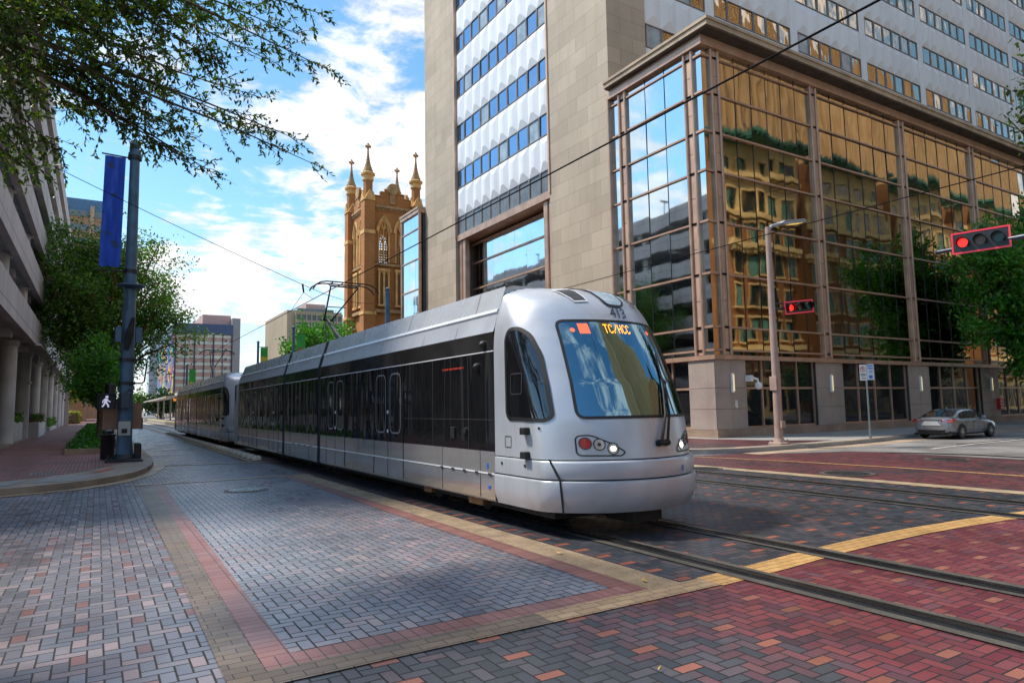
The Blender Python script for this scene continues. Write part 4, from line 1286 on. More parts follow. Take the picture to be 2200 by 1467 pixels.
# belfry stage: walls with openings (frame pieces) so light passes through
def gothic(w_, h, n=7):
    """pointed arch outline from left spring over apex to right spring (x from -w/2..w/2), height h above spring"""
    pts = []
    rr = (w_*w_/4 + h*h)/w_
    for i in range(n+1):
        t = i/n; a = math.asin(min(1, h/rr))*t
        pts.append((-w_/2 + rr - rr*cos(a), rr*sin(a)))
    return pts + [(-x, z) for x, z in reversed(pts[:-1])]
def face_map(side):
    if side == 's': return lambda u, z, d: (cx+u, cy-hw-d, z)
    if side == 'n': return lambda u, z, d: (cx-u, cy+hw+d, z)
    if side == 'w': return lambda u, z, d: (cx-hw-d, cy-u, z)
    return lambda u, z, d: (cx+hw+d, cy+u, z)
ZB = ZC-7.3
for sd in 'swne':
    P = face_map(sd)
    mb = MB()
    # wall band with two pointed openings: build column-wise strips
    W2 = hw-.0; op = [(-1.14,.68),(1.14,.68)]; spring = ZB+3.8; hh = 1.7
    xs = [-W2]
    for c, h_ in op: xs += [c-h_, c+h_]
    xs.append(W2)
    for a, b in ((xs[0],xs[1]),(xs[2],xs[3]),(xs[4],xs[5])):
        for dd in (0, -.5): mb.quad(P(a,ZB,dd),P(b,ZB,dd),P(b,ZC-.9,dd),P(a,ZC-.9,dd))
        for q_ in (a, b): mb.quad(P(q_,ZB,0),P(q_,ZB,-.5),P(q_,spring,-.5),P(q_,spring,0))
    for c, h_ in op:
        ar = gothic(2*h_, hh)
        for i in range(len(ar)-1):
            (x0,z0),(x1,z1) = ar[i], ar[i+1]
            for dd in (0,-.5): mb.quad(P(c+x0,spring+z0,dd),P(c+x1,spring+z1,dd),P(c+x1,ZC-.9,dd),P(c+x0,ZC-.9,dd))
            mb.quad(P(c+x0,spring+z0,0),P(c+x1,spring+z1,0),P(c+x1,spring+z1,-.5),P(c+x0,spring+z0,-.5))
    mb.build('belfry_wall', m_cbrick, ch)
    for c, h_ in op:
        f = MB()
        # stone hood mould + tracery
        ar = gothic(2*h_+.42, hh+.30, 8)
        pts = [(c-h_-.21, spring-.0)] + [(c+x, spring+z) for x, z in ar] + [(c+h_+.21, spring)]
        f.path([P(x,z,.10) for x, z in pts], .13, 6)
        ar2 = gothic(2*h_, hh, 8)
        f.path([P(c-h_,ZB,.02)]+[P(c+x,spring+z,.02) for x, z in ar2]+[P(c+h_,ZB,.02)], .10, 6)
        f.path([P(c,ZB,-.1),P(c,spring+.35,-.1)], .11, 6)
        for s in (-1,1):
            f.path([P(c+s*(h_-.02),spring-.1,-.1),P(c+s*h_*.75,spring+.55,-.1),P(c+s*h_*.45,spring+.85,-.1),P(c+s*h_*.12,spring+.3,-.1)], .075, 5)
            f.path([P(c,spring+.3,-.1),P(c+s*h_*.28,spring+1.1,-.1),P(c,spring+1.6,-.1)], .07, 5)
        for s in (-.5,.5): f.path([P(c+s*h_,ZB,-.1),P(c+s*h_,spring+.2,-.1)], .05, 5)
        wn = f.build('belfry_window', m_cstone, ch, 40)
        g = MB(); 
        for k in range(9):
            z = ZB+.2+k*.32; g.quad(P(c-h_+.1,z,-.25),P(c+h_-.1,z,-.25),P(c+h_-.1,z+.16,-.42),P(c-h_+.1,z+.16,-.42))
        g.build('louvre', m_under, wn)
        # blind lancets below
        f = MB(); b0, b1 = ZB-5.3, ZB-1.1
        for q_ in (-.62,0,.62): f.box(*P(c+q_-.10,b0,-.05),*P(c+q_+.10,b1,.16))
        for q_ in (-.31,.31):
            f.path([P(c+q_-.25,b1-.55,.08)]+[P(c+q_+x,b1-.55+z,.08) for x,z in gothic(.5,.5,5)]+[P(c+q_+.25,b1-.55,.08)], .07, 5)
        f.box(*P(c-.8,b1,-.05),*P(c+.8,b1+.28,.18)); f.box(*P(c-.8,b0-.22,-.05),*P(c+.8,b0,.22))
        bl = f.build('blind_lancet', m_cstone, ch)
        g = MB(); g.box(*P(c-.55,b0,.25-.2),*P(c+.55,b1,.06)); g.build('recess', plain('lancet recess', (.17,.085,.035), .8) if 'lancet recess' not in MATS else MATS['lancet recess'], bl)
    # bands, cornice, parapet
    f = MB(); f.box(*P(-hw+.0,ZB-.45,-.1),*P(hw-.0,ZB-.15,.12)); f.box(*P(-hw,ZB-6.3,-.1),*P(hw,ZB-5.9,.16)); f.each('string_course', m_cstoned, ch)
    f = MB(); f.box(*P(-hw,ZC-.9,-.5),*P(hw,ZC-.45,.06))
    f.build('parapet_wall', m_cbrick, ch)
    f = MB(); f.box(*P(-hw,ZC-.45,-.5),*P(hw,ZC-.15,.28))
    for k in range(22):
        u = -hw+.3+k*(2*hw-.6)/21; f.box(*P(u-.06,ZC-.72,.03),*P(u+.06,ZC-.45,.2))
    f.build('cornice', m_cstoned, ch)
    f = MB(); f.box(*P(-hw,ZC-.15,-.35),*P(hw,ZC+.95,0)); 
    for a, b, h in ((-1.6,-1.0,1.5),(-1.0,1.0,2.1),(1.0,1.6,1.5)): f.box(*P(a,ZC+.95,-.34),*P(b,ZC+h,-.01))
    f.build('parapet', m_cbrick, ch)
    f = MB()
    f.lathe([(.72,-.30),(.72,.02)] if sd in 'sn' else [(.72,-.30),(.72,.02)], P(0,ZC+2.1,0), 18, 'y' if sd in 'sn' else 'x')
    f.box(*P(-.35,ZC+.2,-.1),*P(.35,ZC+2.75,.12)); f.box(*P(-.75,ZC+1.9,-.1),*P(.75,ZC+2.3,.10))
    for a, b, h in ((-2.5,-1.6,1.0),(-1.6,-1.0,1.55),(1.0,1.6,1.55),(1.6,2.5,1.0)): f.box(*P(a,ZC+h,-.42),*P(b,ZC+h+.14,.06))
    f.build('parapet_crest', m_cstoned, ch, 30)
    # gables on the buttress tops
for k, (sx, sy) in enumerate(((-1,-1),(1,-1),(1,1),(-1,1))):
    X, Y = cx+sx*hw, cy+sy*hw
    mb = MB(); mb.box(X-.75,Y-.75,0,X+.75,Y+.75,ZB-6.6); mb.box(X-.66,Y-.66,ZB-6.6,X+.66,Y+.66,ZC+.2)
    mb.build('buttress', m_cbrick, ch)
    mb = MB(); mb.box(X-.82,Y-.82,ZB-6.7,X+.82,Y+.82,ZB-6.35); mb.box(X-.72,Y-.72,ZB+3.3,X+.72,Y+.72,ZB+3.75); mb.each('string_course', m_cstone, ch)
    mb = MB()
    mb.prism([(X-.72,Y-.75,ZC+.15),(X+.72,Y-.75,ZC+.15),(X,Y-.75,ZC+1.55)], (0,1.5,0)); mb.prism([(X-.75,Y-.72,ZC+.15),(X-.75,Y+.72,ZC+.15),(X-.75,Y,ZC+1.5)], (1.5,0,0)); mb.build('gablet', m_cstone, ch)
    mb = MB(); mb.lathe([(.60,ZC+.3),(.60,ZC+2.7)], (X,Y,0), 8); pn = mb.build('pinnacle', m_cbrick, ch)
    mb = MB(); mb.lathe([(.63,ZC+2.7),(.72,ZC+2.8),(.66,ZC+3.3),(.88,ZC+3.45),(.90,ZC+3.65),(.68,ZC+3.8)], (X,Y,0), 12); mb.build('collar', m_cstone, pn, 30)
    prof = []; z = ZC+3.8; r = .66
    for i in range(8):
        prof += [(r, z), (r*.92+.03, z+.30), (r*.80, z+.32)]; r *= .78; z += .34
    prof += [(.05, z+.3)]
    mb = MB(); mb.lathe(prof, (X,Y,0), 8); mb.build('spire', m_cstoned, pn)
    mb = MB(); zt = z+.3; mb.box(X-.09,Y-.09,zt-.2,X+.09,Y+.09,zt+.75); mb.box(X-.36,Y-.1,zt+.2,X+.36,Y+.1,zt+.45); mb.box(X-.1,Y-.36,zt+.2,X+.1,Y+.36,zt+.45); mb.build('finial', m_cstoned, pn)
# low porch beside the tower
mb = MB(); mb.box(34.2,76.5,0,60,92,9.0); mb.prism([(34.2,76.5,9),(34.2,92,9),(34.2,84,14)],(26,0,0)); mb.build('nave', m_cbrick, ch)
mb = MB(); mb.box(31.2,75.2,0,34.0,77.9,9.6); mb.build('porch_wall', m_cbrick, ch)
mb = MB(); mb.box(31.0,75.0,9.6,34.1,77.9,10.0); mb.box(31.6,75.05,10.0,33.4,77.5,11.6); mb.lathe([(.9,-.02),(.9,.5)], (32.5,75.05,11.6), 14, 'y')
mb.path([(31.7,75.15,6.5),(31.8,75.1,8.6),(32.5,75.1,9.3),(33.2,75.1,8.6),(33.3,75.15,6.5)], .18, 6); mb.build('porch_trim', m_cstone, ch)
mb = MB(); mb.lathe([(.45,9),(.45,13.5),(.6,13.7),(.6,14.0),(.42,14.2),(.30,16),(.05,19)], (34.1,76.2,0), 8); mb.build('pinnacle', m_cstoned, ch)
# ------------------------------------------------------------------ vegetation
m_bark = plain('bark', (.10,.075,.055), .9, var=.3, scale=4, bump=.6, bscale=30)
m_barkr = plain('reddish bark', (.20,.085,.045), .85, var=.3, scale=4, bump=.5, bscale=30)
L_OAK = [(0,(.016,.04,.006)),(.35,(.045,.095,.012)),(.7,(.08,.14,.016)),(.93,(.13,.18,.02)),(1,(.20,.12,.03))]
L_DARK = [(0,(.010,.035,.014)),(.4,(.022,.065,.022)),(.8,(.04,.10,.03)),(1,(.07,.15,.04))]
L_BRI = [(0,(.035,.13,.018)),(.5,(.08,.28,.028)),(1,(.16,.42,.04))]
L_YEL = [(0,(.10,.13,.01)),(.5,(.26,.27,.02)),(1,(.42,.36,.03))]
L_MID = [(0,(.04,.10,.018)),(.5,(.105,.24,.032)),(1,(.21,.40,.05))]
l_oak = leafmat('live oak leaves', L_OAK, .48); l_dark = leafmat('dark oak leaves', L_DARK, .3); l_bri = leafmat('bright leaves', L_BRI, .4)
l_yel = leafmat('yellow foliage', L_YEL, .35); l_mid = leafmat('green leaves', L_MID, .35)
l_cov = leafmat('ground cover leaves', [(0,(.02,.10,.008)),(.5,(.05,.22,.015)),(1,(.10,.34,.03))], .25)
def leaf(vs, fs, p, d, nrm, ln, wd):
    """six-sided leaf blade from p along d"""
    s = d.cross(nrm)
    if s.length < 1e-5: s = d.orthogonal()
    s.normalize(); b = len(vs)
    vs += [p, p+d*ln*.3+s*wd*.42, p+d*ln*.68+s*wd*.40, p+d*ln, p+d*ln*.68-s*wd*.40, p+d*ln*.3-s*wd*.42]
    fs.append((b,b+1,b+2,b+3,b+4,b+5))
def rvec(r): 
    while True:
        v = Vector((r.uniform(-1,1), r.uniform(-1,1), r.uniform(-1,1)))
        if .05 < v.length < 1: return v.normalized()
def mesh_leaves(vs, fs, name, mat, parent):
    mb = MB(); mb.v = [tuple(v) for v in vs]; mb.f = fs; mb.m = [0]*len(fs)
    return mb.build(name, mat, parent, fix=False)
def tree(label, base, th, cc, rad, leafm, seed, nl=34, leaves=9000, ls=.16, bark=None, trunk_r=.16, group=None, name='tree', droop=.15, clump=.55):
    r = random.Random(seed)
    t = thing(name, base, label, 'tree', group)
    B = Vector(base); top = B + Vector((r.uniform(-.15,.15), r.uniform(-.15,.15), th)); C = Vector(cc)
    mb = MB()
    mb.path([B-Vector((0,0,.1)), B+Vector((0,0,.25)), B.lerp(top,.5)+Vector((r.uniform(-.1,.1),r.uniform(-.1,.1),0)), top], [trunk_r*1.5, trunk_r*1.08, trunk_r*.9, trunk_r*.75], 10)
    tips = []
    for i in range(nl):
        while True:
            v = Vector((r.uniform(-1,1), r.uniform(-1,1), r.uniform(-1,1)))
            if .35 < v.length < 1: break
        v *= r.uniform(.75,1.0)
        e = C + Vector((v.x*rad[0], v.y*rad[1], v.z*rad[2]))
        s0 = B.lerp(top, r.uniform(.72,1.0))
        mid = s0.lerp(e, .5) + Vector((r.uniform(-.3,.3), r.uniform(-.3,.3), r.uniform(.1,.5)))*rad[2]*.25
        mb.path([s0, mid, e], [trunk_r*.42, trunk_r*.24, trunk_r*.06], 5)
        tips.append((mid.lerp(e,.6), e))
        for k in range(4):
            a = mid.lerp(e, r.uniform(.1,.95)); q = a + rvec(r)*min(rad)*r.uniform(.18,.42)
            mb.path([a, a.lerp(q,.5)+rvec(r)*.08, q], [trunk_r*.12, trunk_r*.08, trunk_r*.03], 4)
            tips.append((a, q))
    mb.build('trunk', bark or m_bark, t, 60)
    vs = []; fs = []
    per = max(1, leaves//len(tips))
    for a, q in tips:
        dens = r.choice((.5, .8, 1.0, 1.3, 1.5))
        for k in range(int(per*dens)):
            p = a.lerp(q, r.random()**.6*1.15) + Vector((r.gauss(0,1), r.gauss(0,1), r.gauss(0,.7)))*clump*.42
            d = (rvec(r) + (q-a).normalized()*.6 + Vector((0,0,-droop))).normalized()
            leaf(vs, fs, p, d, rvec(r), ls*r.uniform(.6,1.35), ls*.55*r.uniform(.7,1.2))
    mesh_leaves(vs, fs, 'crown', leafm, t)
    return t

# overhanging live oak, trunk to the left of the view
oak = thing('oak_tree', (-3.6, 7.2, .0), 'live oak overhanging the upper left corner with small dark leaves on thin twigs', 'tree')
targets = [(-0.76,7.18,5.15),(-0.51,8.02,5.76),(-0.11,8.40,6.13),(0.37,7.89,6.01),(0.90,8.65,6.64),(1.50,8.04,6.53),(2.06,7.46,6.30),(1.95,8.07,6.32),(1.39,8.64,6.54),(2.33,7.70,5.74),(1.78,8.29,5.98),(1.10,8.00,5.67),(0.69,8.97,6.07),(0.12,7.67,5.36),(-0.38,8.23,5.33),(-0.65,7.39,4.70),(1.61,8.51,5.61),(1.98,8.13,5.00),(2.31,8.16,4.70),(1.53,8.66,5.29),(1.14,8.48,4.50),(0.91,8.84,5.04),(0.62,7.82,4.98),(0.23,8.31,5.15),(-0.16,8.88,5.07),(-0.40,8.55,4.47),(-0.68,7.55,4.26),(-0.88,8.55,4.38),(-0.59,9.09,4.39),(0.44,8.44,4.80),(0.72,8.3,4.62),
 (-1.6,7.4,6.4),(-1.9,8.6,5.6),(-1.4,6.6,5.9),(-2.2,7.2,7.0),(-0.9,7.6,6.9),(-0.2,7.0,7.2),(.7,7.4,7.2),(-3.8,5.6,6.6),(-5.0,7.0,6.2),(-4.8,8.6,5.8),(-3.4,9.4,6.0),(-5.2,5.4,5.4)]
ro = random.Random(11)
mb = MB()
mb.path([(-3.6,7.2,-.1),(-3.58,7.2,.4),(-3.5,7.25,2.0),(-3.4,7.3,3.6)], [.30,.22,.19,.17], 12)
vs = []; fs = []
hub = [Vector((-3.4,7.3,3.6)), Vector((-2.6,7.5,5.0)), Vector((-2.2,7.9,5.6)), Vector((-2.0,7.2,6.1)), Vector((-3.5,7.1,5.6))]
for h in hub[1:]: mb.path([hub[0], hub[0].lerp(h,.5)+Vector((0,0,.1)), h], [.13,.10,.07], 8)
def twigs(a, q, n_, ln, lsz, dens):
    """side twigs with alternate leaves along a shoot a->q"""
    ax = (q-a); L = ax.length; ax.normalize()
    for k in range(n_):
        t = ro.uniform(.05, 1.0)
        s0 = a.lerp(q, t)
        dv = (ax*.75 + rvec(ro)*.85 + Vector((0,0,-.10))).normalized()
        l = ln*ro.uniform(.45,1.15)*(1.1-.45*t)
        e = s0 + dv*l + Vector((0,0,-.10*l))
        mid = s0.lerp(e,.5) + rvec(ro)*.03
        mb.path([s0, mid, e], [.0042,.003,.0014], 4, cap=False)
        m = int(l*dens)
        for j in range(m):
            u = ro.uniform(.12,1.03)
            p = s0.lerp(mid, u*2) if u < .5 else mid.lerp(e, u*2-1)
            d = (dv*.7 + rvec(ro)*.8 + Vector((0,0,-.15))).normalized()
            leaf(vs, fs, p, d, (rvec(ro)*.7+Vector((0,0,1))).normalized(), lsz*ro.uniform(.6,1.25), lsz*.42*ro.uniform(.75,1.2))
for i, tg in enumerate(targets):
    e = Vector(tg); h = min(hub[1:], key=lambda v: (v-e).length)
    m1 = h.lerp(e,.4)+Vector((ro.uniform(-.1,.1),ro.uniform(-.1,.1),ro.uniform(.05,.25))); m2 = h.lerp(e,.75)+Vector((0,0,ro.uniform(.02,.12)))
    mb.path([h, m1, m2, e], [.035,.02,.010,.003], 6)
    edge = tg[0] > 1.2
    twigs(m1, m2, 15 if not edge else 10, .60, .060, 56)
    twigs(m2, e, 20 if not edge else 16, .44, .060, 58)
for k in range(60):
    # inner shoots that thicken the middle of the crown
    e = Vector((ro.uniform(-1.2,1.3)-.25*ro.random(), ro.uniform(7.0,9.4), ro.uniform(5.2,6.9)))
    e.z += max(0, .45*(e.x-.1))
    h = min([Vector(t_) for t_ in targets], key=lambda v: (v-e).length)
    a = h.lerp(e, .0); mb.path([a, a.lerp(e,.5)+rvec(ro)*.05, e], [.008,.006,.002], 4)
    twigs(a, e, 9, .42, .060, 58)
mb.build('trunk', m_bark, oak, 60)
mesh_leaves(vs, fs, 'crown', l_oak, oak)

# sidewalk trees on the left
tree('large dark green street tree with reddish trunk behind the banner pole', (.3,54,.15), 4.2, (.3,53,9.6), (6.2,6.2,6.0), l_mid, 3, 90, 46000, .21, m_barkr, .30, clump=1.1)
tree('small young street tree with bright green top in the first planting bed', (.03,38.5,.15), 2.2, (-.25,38.5,4.0), (1.6,1.6,2.2), l_bri, 5, 30, 4200, .17, m_bark, .07, clump=.55)
tree('small leafy street tree in the third planting bed', (.2,72,.15), 2.4, (-.4,72,5.2), (2.6,2.6,2.6), l_mid, 8, 26, 2600, .3, m_bark, .12, clump=.8)
tree('sunlit yellow-green tree past the end of the garage', (-4.5,128,.15), 2.2, (-5,128,5.6), (4.6,4.6,3.6), l_yel, 9, 26, 2600, .42, m_bark, .2, clump=1.2)
tree('round flowering green tree in front of the church tower', (18.6,66,.15), 4.6, (18.4,66,8.0), (4.2,4.2,3.0), l_bri, 12, 60, 16000, .30, m_bark, .16, clump=.8)
tree('large green street tree at the right edge beside the mirrored facade', (47.6,17.6,.15), 4.0, (46.4,17.2,8.0), (9.2,1.9,6.2), l_bri, 14, 95, 30000, .27, m_bark, .3, clump=.8)
tree('tall tree whose upper twigs show at the top right corner', (31.5,7.2,.15), 6.0, (29.9,9.4,13.2), (4.6,2.4,2.6), l_oak, 15, 36, 9000, .20, m_bark, .26, clump=.6)
for k, (x, s, d_) in enumerate(((40.5,21,'beneath the dark brick hotel corner'),(57,22,'in front of the hotel light court'),(72,23,'before the far hotel wing'))):
    tree('dark street tree '+d_+', seen mirrored in the podium glass', (x,1.4,.15), 1.9, (x,1.4,3.9), (2.6,2.0,2.0), l_mid, s, 26, 3600, .26, m_bark, .16, 'trees on the far pavement', clump=.7)
# far foliage at the end of the street
for k, (x, y, h, rx, lm, d_) in enumerate(((14.5,205,8,6.5,l_yel,'bright yellow-green tree below the mural'),(6.2,180,7,4.5,l_mid,'rounded green tree left of the station roof'),(11.5,160,6.5,4,l_dark,'dark green tree behind the station kiosk'),(26,150,6.5,5,l_yel,'yellow-green tree behind the rear tram roof'))):
    tree('distant '+d_, (x,y,0), h*.35, (x,y,h*.62), (rx,rx,h*.42), lm, 40+k, 20, 1500, .75, m_bark, .25, 'trees far down the street', clump=1.6)
# planting beds
for k, (y0, y1, d_) in enumerate(((30.5,39.6,'nearest'),(43.2,53.6,'second'),(57,66.5,'third'),(70,79,'fourth'),(83,92,'farthest'))):
    o = thing('planting_bed', (-.3,(y0+y1)/2,.15), d_+' kerbed bed of bright green ground cover along the left sidewalk', 'planting bed', 'planting beds along the sidewalk')
    mb = MB(); xa, xb = -1.0, .62
    mb.box(xa,y0,.15,xb,y0+.16,.36); mb.box(xa,y1-.16,.15,xb,y1,.36); mb.box(xa,y0+.16,.15,xa+.16,y1-.16,.36); mb.box(xb-.16,y0+.16,.15,xb,y1-.16,.36)
    mb.build('kerb', m_kerb, o)
    rr = random.Random(60+k); vs = []; fs = []
    for j in range(2600 if k == 0 else 1300):
        p = Vector((rr.uniform(xa+.05,xb-.05), rr.uniform(y0+.05,y1-.05), rr.uniform(.30,.46)))
        leaf(vs, fs, p, (rvec(rr)+Vector((0,0,.5))).normalized(), rvec(rr), (.12 if k == 0 else .17)*rr.uniform(.7,1.4), .075*rr.uniform(.7,1.3)*(1 if k == 0 else 1.5))
    mb = MB(); mb.box(xa+.16,y0+.16,.15,xb-.16,y1-.16,.31); mb.build('soil', plain('soil', (.03,.05,.015), .9) if 'soil' not in MATS else MATS['soil'], o)
    q_ = mesh_leaves(vs, fs, 'ground_cover', l_cov, o); q_['kind'] = 'stuff'
# planter boxes between the garage columns
l_flw = leafmat('planter flowers', [(0,(.02,.08,.012)),(.6,(.05,.16,.02)),(.8,(.12,.2,.03)),(.86,(.42,.05,.07)),(1,(.5,.09,.10))], .25)
for k, (x0, x1, y0, y1, d_) in enumerate(((-5.4,-4.0,47.6,52.8,'grey concrete planter between the first two garage columns'),(-4.9,-3.35,56,62,'grey concrete planter of pink flowers beside the garage columns'),(-4.6,-3.7,76,88,'low planter of green shrubs near the far garage columns'))):
    o = thing('planter', ((x0+x1)/2,(y0+y1)/2,.15), d_, 'planter')
    hgt = (1.25,1.15,.5)[k]
    mb = MB(); mb.cbox(x0,y0,.15,x1,y1,hgt,.03); mb.build('box', m_garc, o)
    rr = random.Random(70+k); vs = []; fs = []
    for j in range(1500):
        p = Vector((rr.uniform(x0+.05,x1-.0), rr.uniform(y0,y1), hgt+rr.uniform(-.05,.5 if k < 2 else .8)))
        leaf(vs, fs, p, (rvec(rr)+Vector((0,0,.4))).normalized(), rvec(rr), .17*rr.uniform(.7,1.3), .09)
    mesh_leaves(vs, fs, 'plants', l_flw if k == 1 else l_mid, o)

# ------------------------------------------------------------------ street furniture, left
m_teal = plain('blue grey pole paint', (.07,.135,.21), .45, var=.2, scale=2, streak=.35, metal=.2)
m_black = plain('black paint', (.012,.012,.014), .45, var=.2)
m_ban = None
def banner_mat():
    m, n, b = mkmat('blue banner cloth')
    P = n.obj(); q = n.sep(P)
    f = n.noise(n.vm('MULTIPLY', P, (5.0,5.0,.8)), 1.0, 4)
    c = n.ramp(f, [(.25,(.012,.045,.32)),(.5,(.02,.085,.55)),(.72,(.06,.17,.70))])
    c = n.mix(n.rng(n.noise(P, 2.6, 4), .58, .66), c, (.04,.07,.13))
    n.put(b.inputs['Base Color'], c); b.inputs['Roughness'].default_value = .7
    t = n.new('ShaderNodeBsdfTranslucent'); n.put(t.inputs['Color'], c)
    mx = n.new('ShaderNodeMixShader'); mx.inputs[0].default_value = .35
    n.l.new(b.outputs[0], mx.inputs[1]); n.l.new(t.outputs[0], mx.inputs[2])
    n.l.new(mx.outputs[0], [k for k in n.n if k.type == 'OUTPUT_MATERIAL'][0].inputs[0])
    return m
PLX, PLY = .77, 25.0
lp = thing('signal_pole', (PLX,PLY,.15), 'tall blue grey street pole with ball finial and walk signal on the left corner', 'pole')
mb = MB(); mb.lathe([(.27,.15),(.215,.9),(.20,2.5),(.175,6.0),(.145,10.2)], (PLX,PLY,0), 16); mb.build('shaft', m_teal, lp, 40)
mb = MB(); mb.cbox(PLX-.52,PLY-.52,.15,PLX+.52,PLY+.52,.24,.03); mb.lathe([(.36,.24),(.34,.34),(.30,.38)], (PLX,PLY,0), 12)
for a in (-1,1):
    for c in (-1,1): mb.tube((PLX+a*.42,PLY+c*.42,.24),(PLX+a*.42,PLY+c*.42,.33),.04)
mb.cbox(PLX+.28,PLY-.2,.24,PLX+.48,PLY+.2,.72,.03); mb.build('base', m_black, lp, 40)
mb = MB(); mb.lathe([(.19,10.15),(.20,10.2),(.20,10.3),(.17,10.34),(.17,10.42),(.10,10.46)], (PLX,PLY,0), 14)
mb.lathe([(.17*sin(pi*i/10)+.001, 10.60-.17*cos(pi*i/10)) for i in range(11)], (PLX,PLY,0), 14); mb.build('finial', m_teal, lp, 60)
mb = MB()
for z in (10.14, 6.30): mb.tube((PLX-.95,PLY-.02,z),(PLX-.1,PLY,z-.02),.025); mb.lathe([(.21,z-.06),(.21,z+.06)], (PLX,PLY,0), 14)
mb.build('banner_arm', m_black, lp, 40)
mb = MB()
mb.lathe([(.20,5.72),(.42,5.80),(.42,5.84),(.2,5.9)], (PLX+.02,PLY-.05,0), 18); mb.path([(PLX-.1,PLY-.2,5.0),(PLX-.15,PLY-.25,5.5),(PLX-.2,PLY-.3,5.75)], .025, 5)
mb.build('ring_bracket', m_teal, lp, 40)
mb = MB()
for s in (-1,1): mb.cbox(PLX+s*.28-.10,PLY-.3,3.95,PLX+s*.28+.10,PLY-.22,4.45,.03)
mb.each('clamp_plate', m_teal, lp)
mb = MB(); mb.path([(PLX-.05,PLY-.24,3.7),(PLX+.02,PLY-.33,4.2),(PLX+.12,PLY-.30,4.75)], [.07,.12,.05], 8); mb.build('bracket_arm', m_under, lp, 40)
mb = MB(); mb.path([(PLX+.15,PLY-.1,3.40),(PLX+.52,PLY-.1,3.42),(PLX+.56,PLY-.1,3.36),(PLX+.50,PLY-.1,2.72),(PLX+.44,PLY-.1,2.64),(PLX+.15,PLY-.1,2.64)], .028, 6)
for z in (3.40,2.64): mb.lathe([(.245,z-.05),(.245,z+.05)], (PLX,PLY,0), 14)
mb.build('conduit', m_black, lp, 40)
mb = MB(); mb.cbox(PLX-.17,PLY-.45,1.85,PLX+.12,PLY-.2,2.36,.04); mb.path([(PLX,PLY-.3,2.36),(PLX+.08,PLY-.3,2.45),(PLX+.22,PLY-.2,2.44)], .03, 6); mb.build('control_box', plain('grey control box', (.05,.065,.085), .5), lp, 40)
# pedestrian signal
sx0, sx1, sz0, sz1 = PLX-.78, PLX-.28, 1.82, 2.30
mb = MB(); mb.cbox(sx0,PLY-.36,sz0,sx1,PLY-.05,sz1,.03); mb.box(sx1,PLY-.25,1.98,PLX-.1,PLY-.15,2.14); wsg = mb.build('walk_signal', m_black, lp)
mb = MB(); mb.box(sx0+.0,PLY-.5,sz1-.02,sx1,PLY-.36,sz1); mb.box(sx0,PLY-.5,sz0,sx0+.02,PLY-.36,sz1-.02); mb.box(sx1-.02,PLY-.5,sz0,sx1,PLY-.36,sz1-.02); mb.build('visor', m_black, wsg)
mb = MB(); fy = PLY-.363; fx = (sx0+sx1)/2-.02; fz = sz0+.06
P2 = lambda x, z: (fx+x, fy, fz+z)
mb.poly([P2(.045*cos(a*pi/8)+.02, .32+.04*sin(a*pi/8)) for a in range(16)])
for pl, wd in (([(.0,.27),(-.01,.15)],.085),([(-.01,.16),(.05,.08),(.07,.0)],.045),([(-.02,.16),(-.05,.08),(-.10,.01)],.045),([(.01,.26),(.07,.19),(.12,.16)],.03),([(-.02,.26),(-.08,.2),(-.09,.13)],.03)):
    for (a, b), (c, d_) in zip(pl, pl[1:]):
        t_ = Vector((c-a, d_-b)).normalized(); nx, nz = -t_.y*wd/2, t_.x*wd/2
        mb.poly([P2(a+nx,b+nz),P2(c+nx,d_+nz),P2(c-nx,d_-nz),P2(a-nx,b-nz)])
mb.build('walking_figure', emis('walk signal', (.70,.70,1.0), .65), wsg)
mb = MB(); mb.box(PLX-.62,PLY+.3,1.16,PLX+.48,PLY+.34,2.02); mb.build('sign_back', plain('bare sign back', (.30,.17,.11), .5, metal=.3), lp)
mb = MB(); mb.cbox(PLX-.19,PLY-.285,.98,PLX+.15,PLY-.25,1.42,.01); pb = mb.build('push_button_plate', plain('button plate', (.45,.43,.37), .5), lp)
mb = MB(); mb.lathe([(.05,-.03),(.05,0)], (PLX-.02,PLY-.285,1.12), 12, 'y'); mb.box(PLX-.10,PLY-.288,1.05,PLX+.06,PLY-.285,1.19); mb.build('button', m_black, pb)
bn = MB(); bx0, bx1 = PLX-.85, PLX-.26
nx_, nz_ = 8, 18; vs = []; fs = []
for j in range(nz_+1):
    for i in range(nx_+1):
        u = i/nx_; v = j/nz_
        vs.append((bx0-.05*(1-v)+(bx1-bx0)*u-.0*(1-v), PLY+.03*sin(u*9+v*2)*(1-v*.6), 6.42+(10.10-6.42)*v))
for j in range(nz_):
    for i in range(nx_): a = j*(nx_+1)+i; fs.append((a,a+1,a+nx_+2,a+nx_+1))
bn.add(vs, fs); setp(bn.build('street_banner', banner_mat(), None, 60, fix=False), 'long plain blue cloth banner hanging beside the tall pole on the left corner', 'banner')
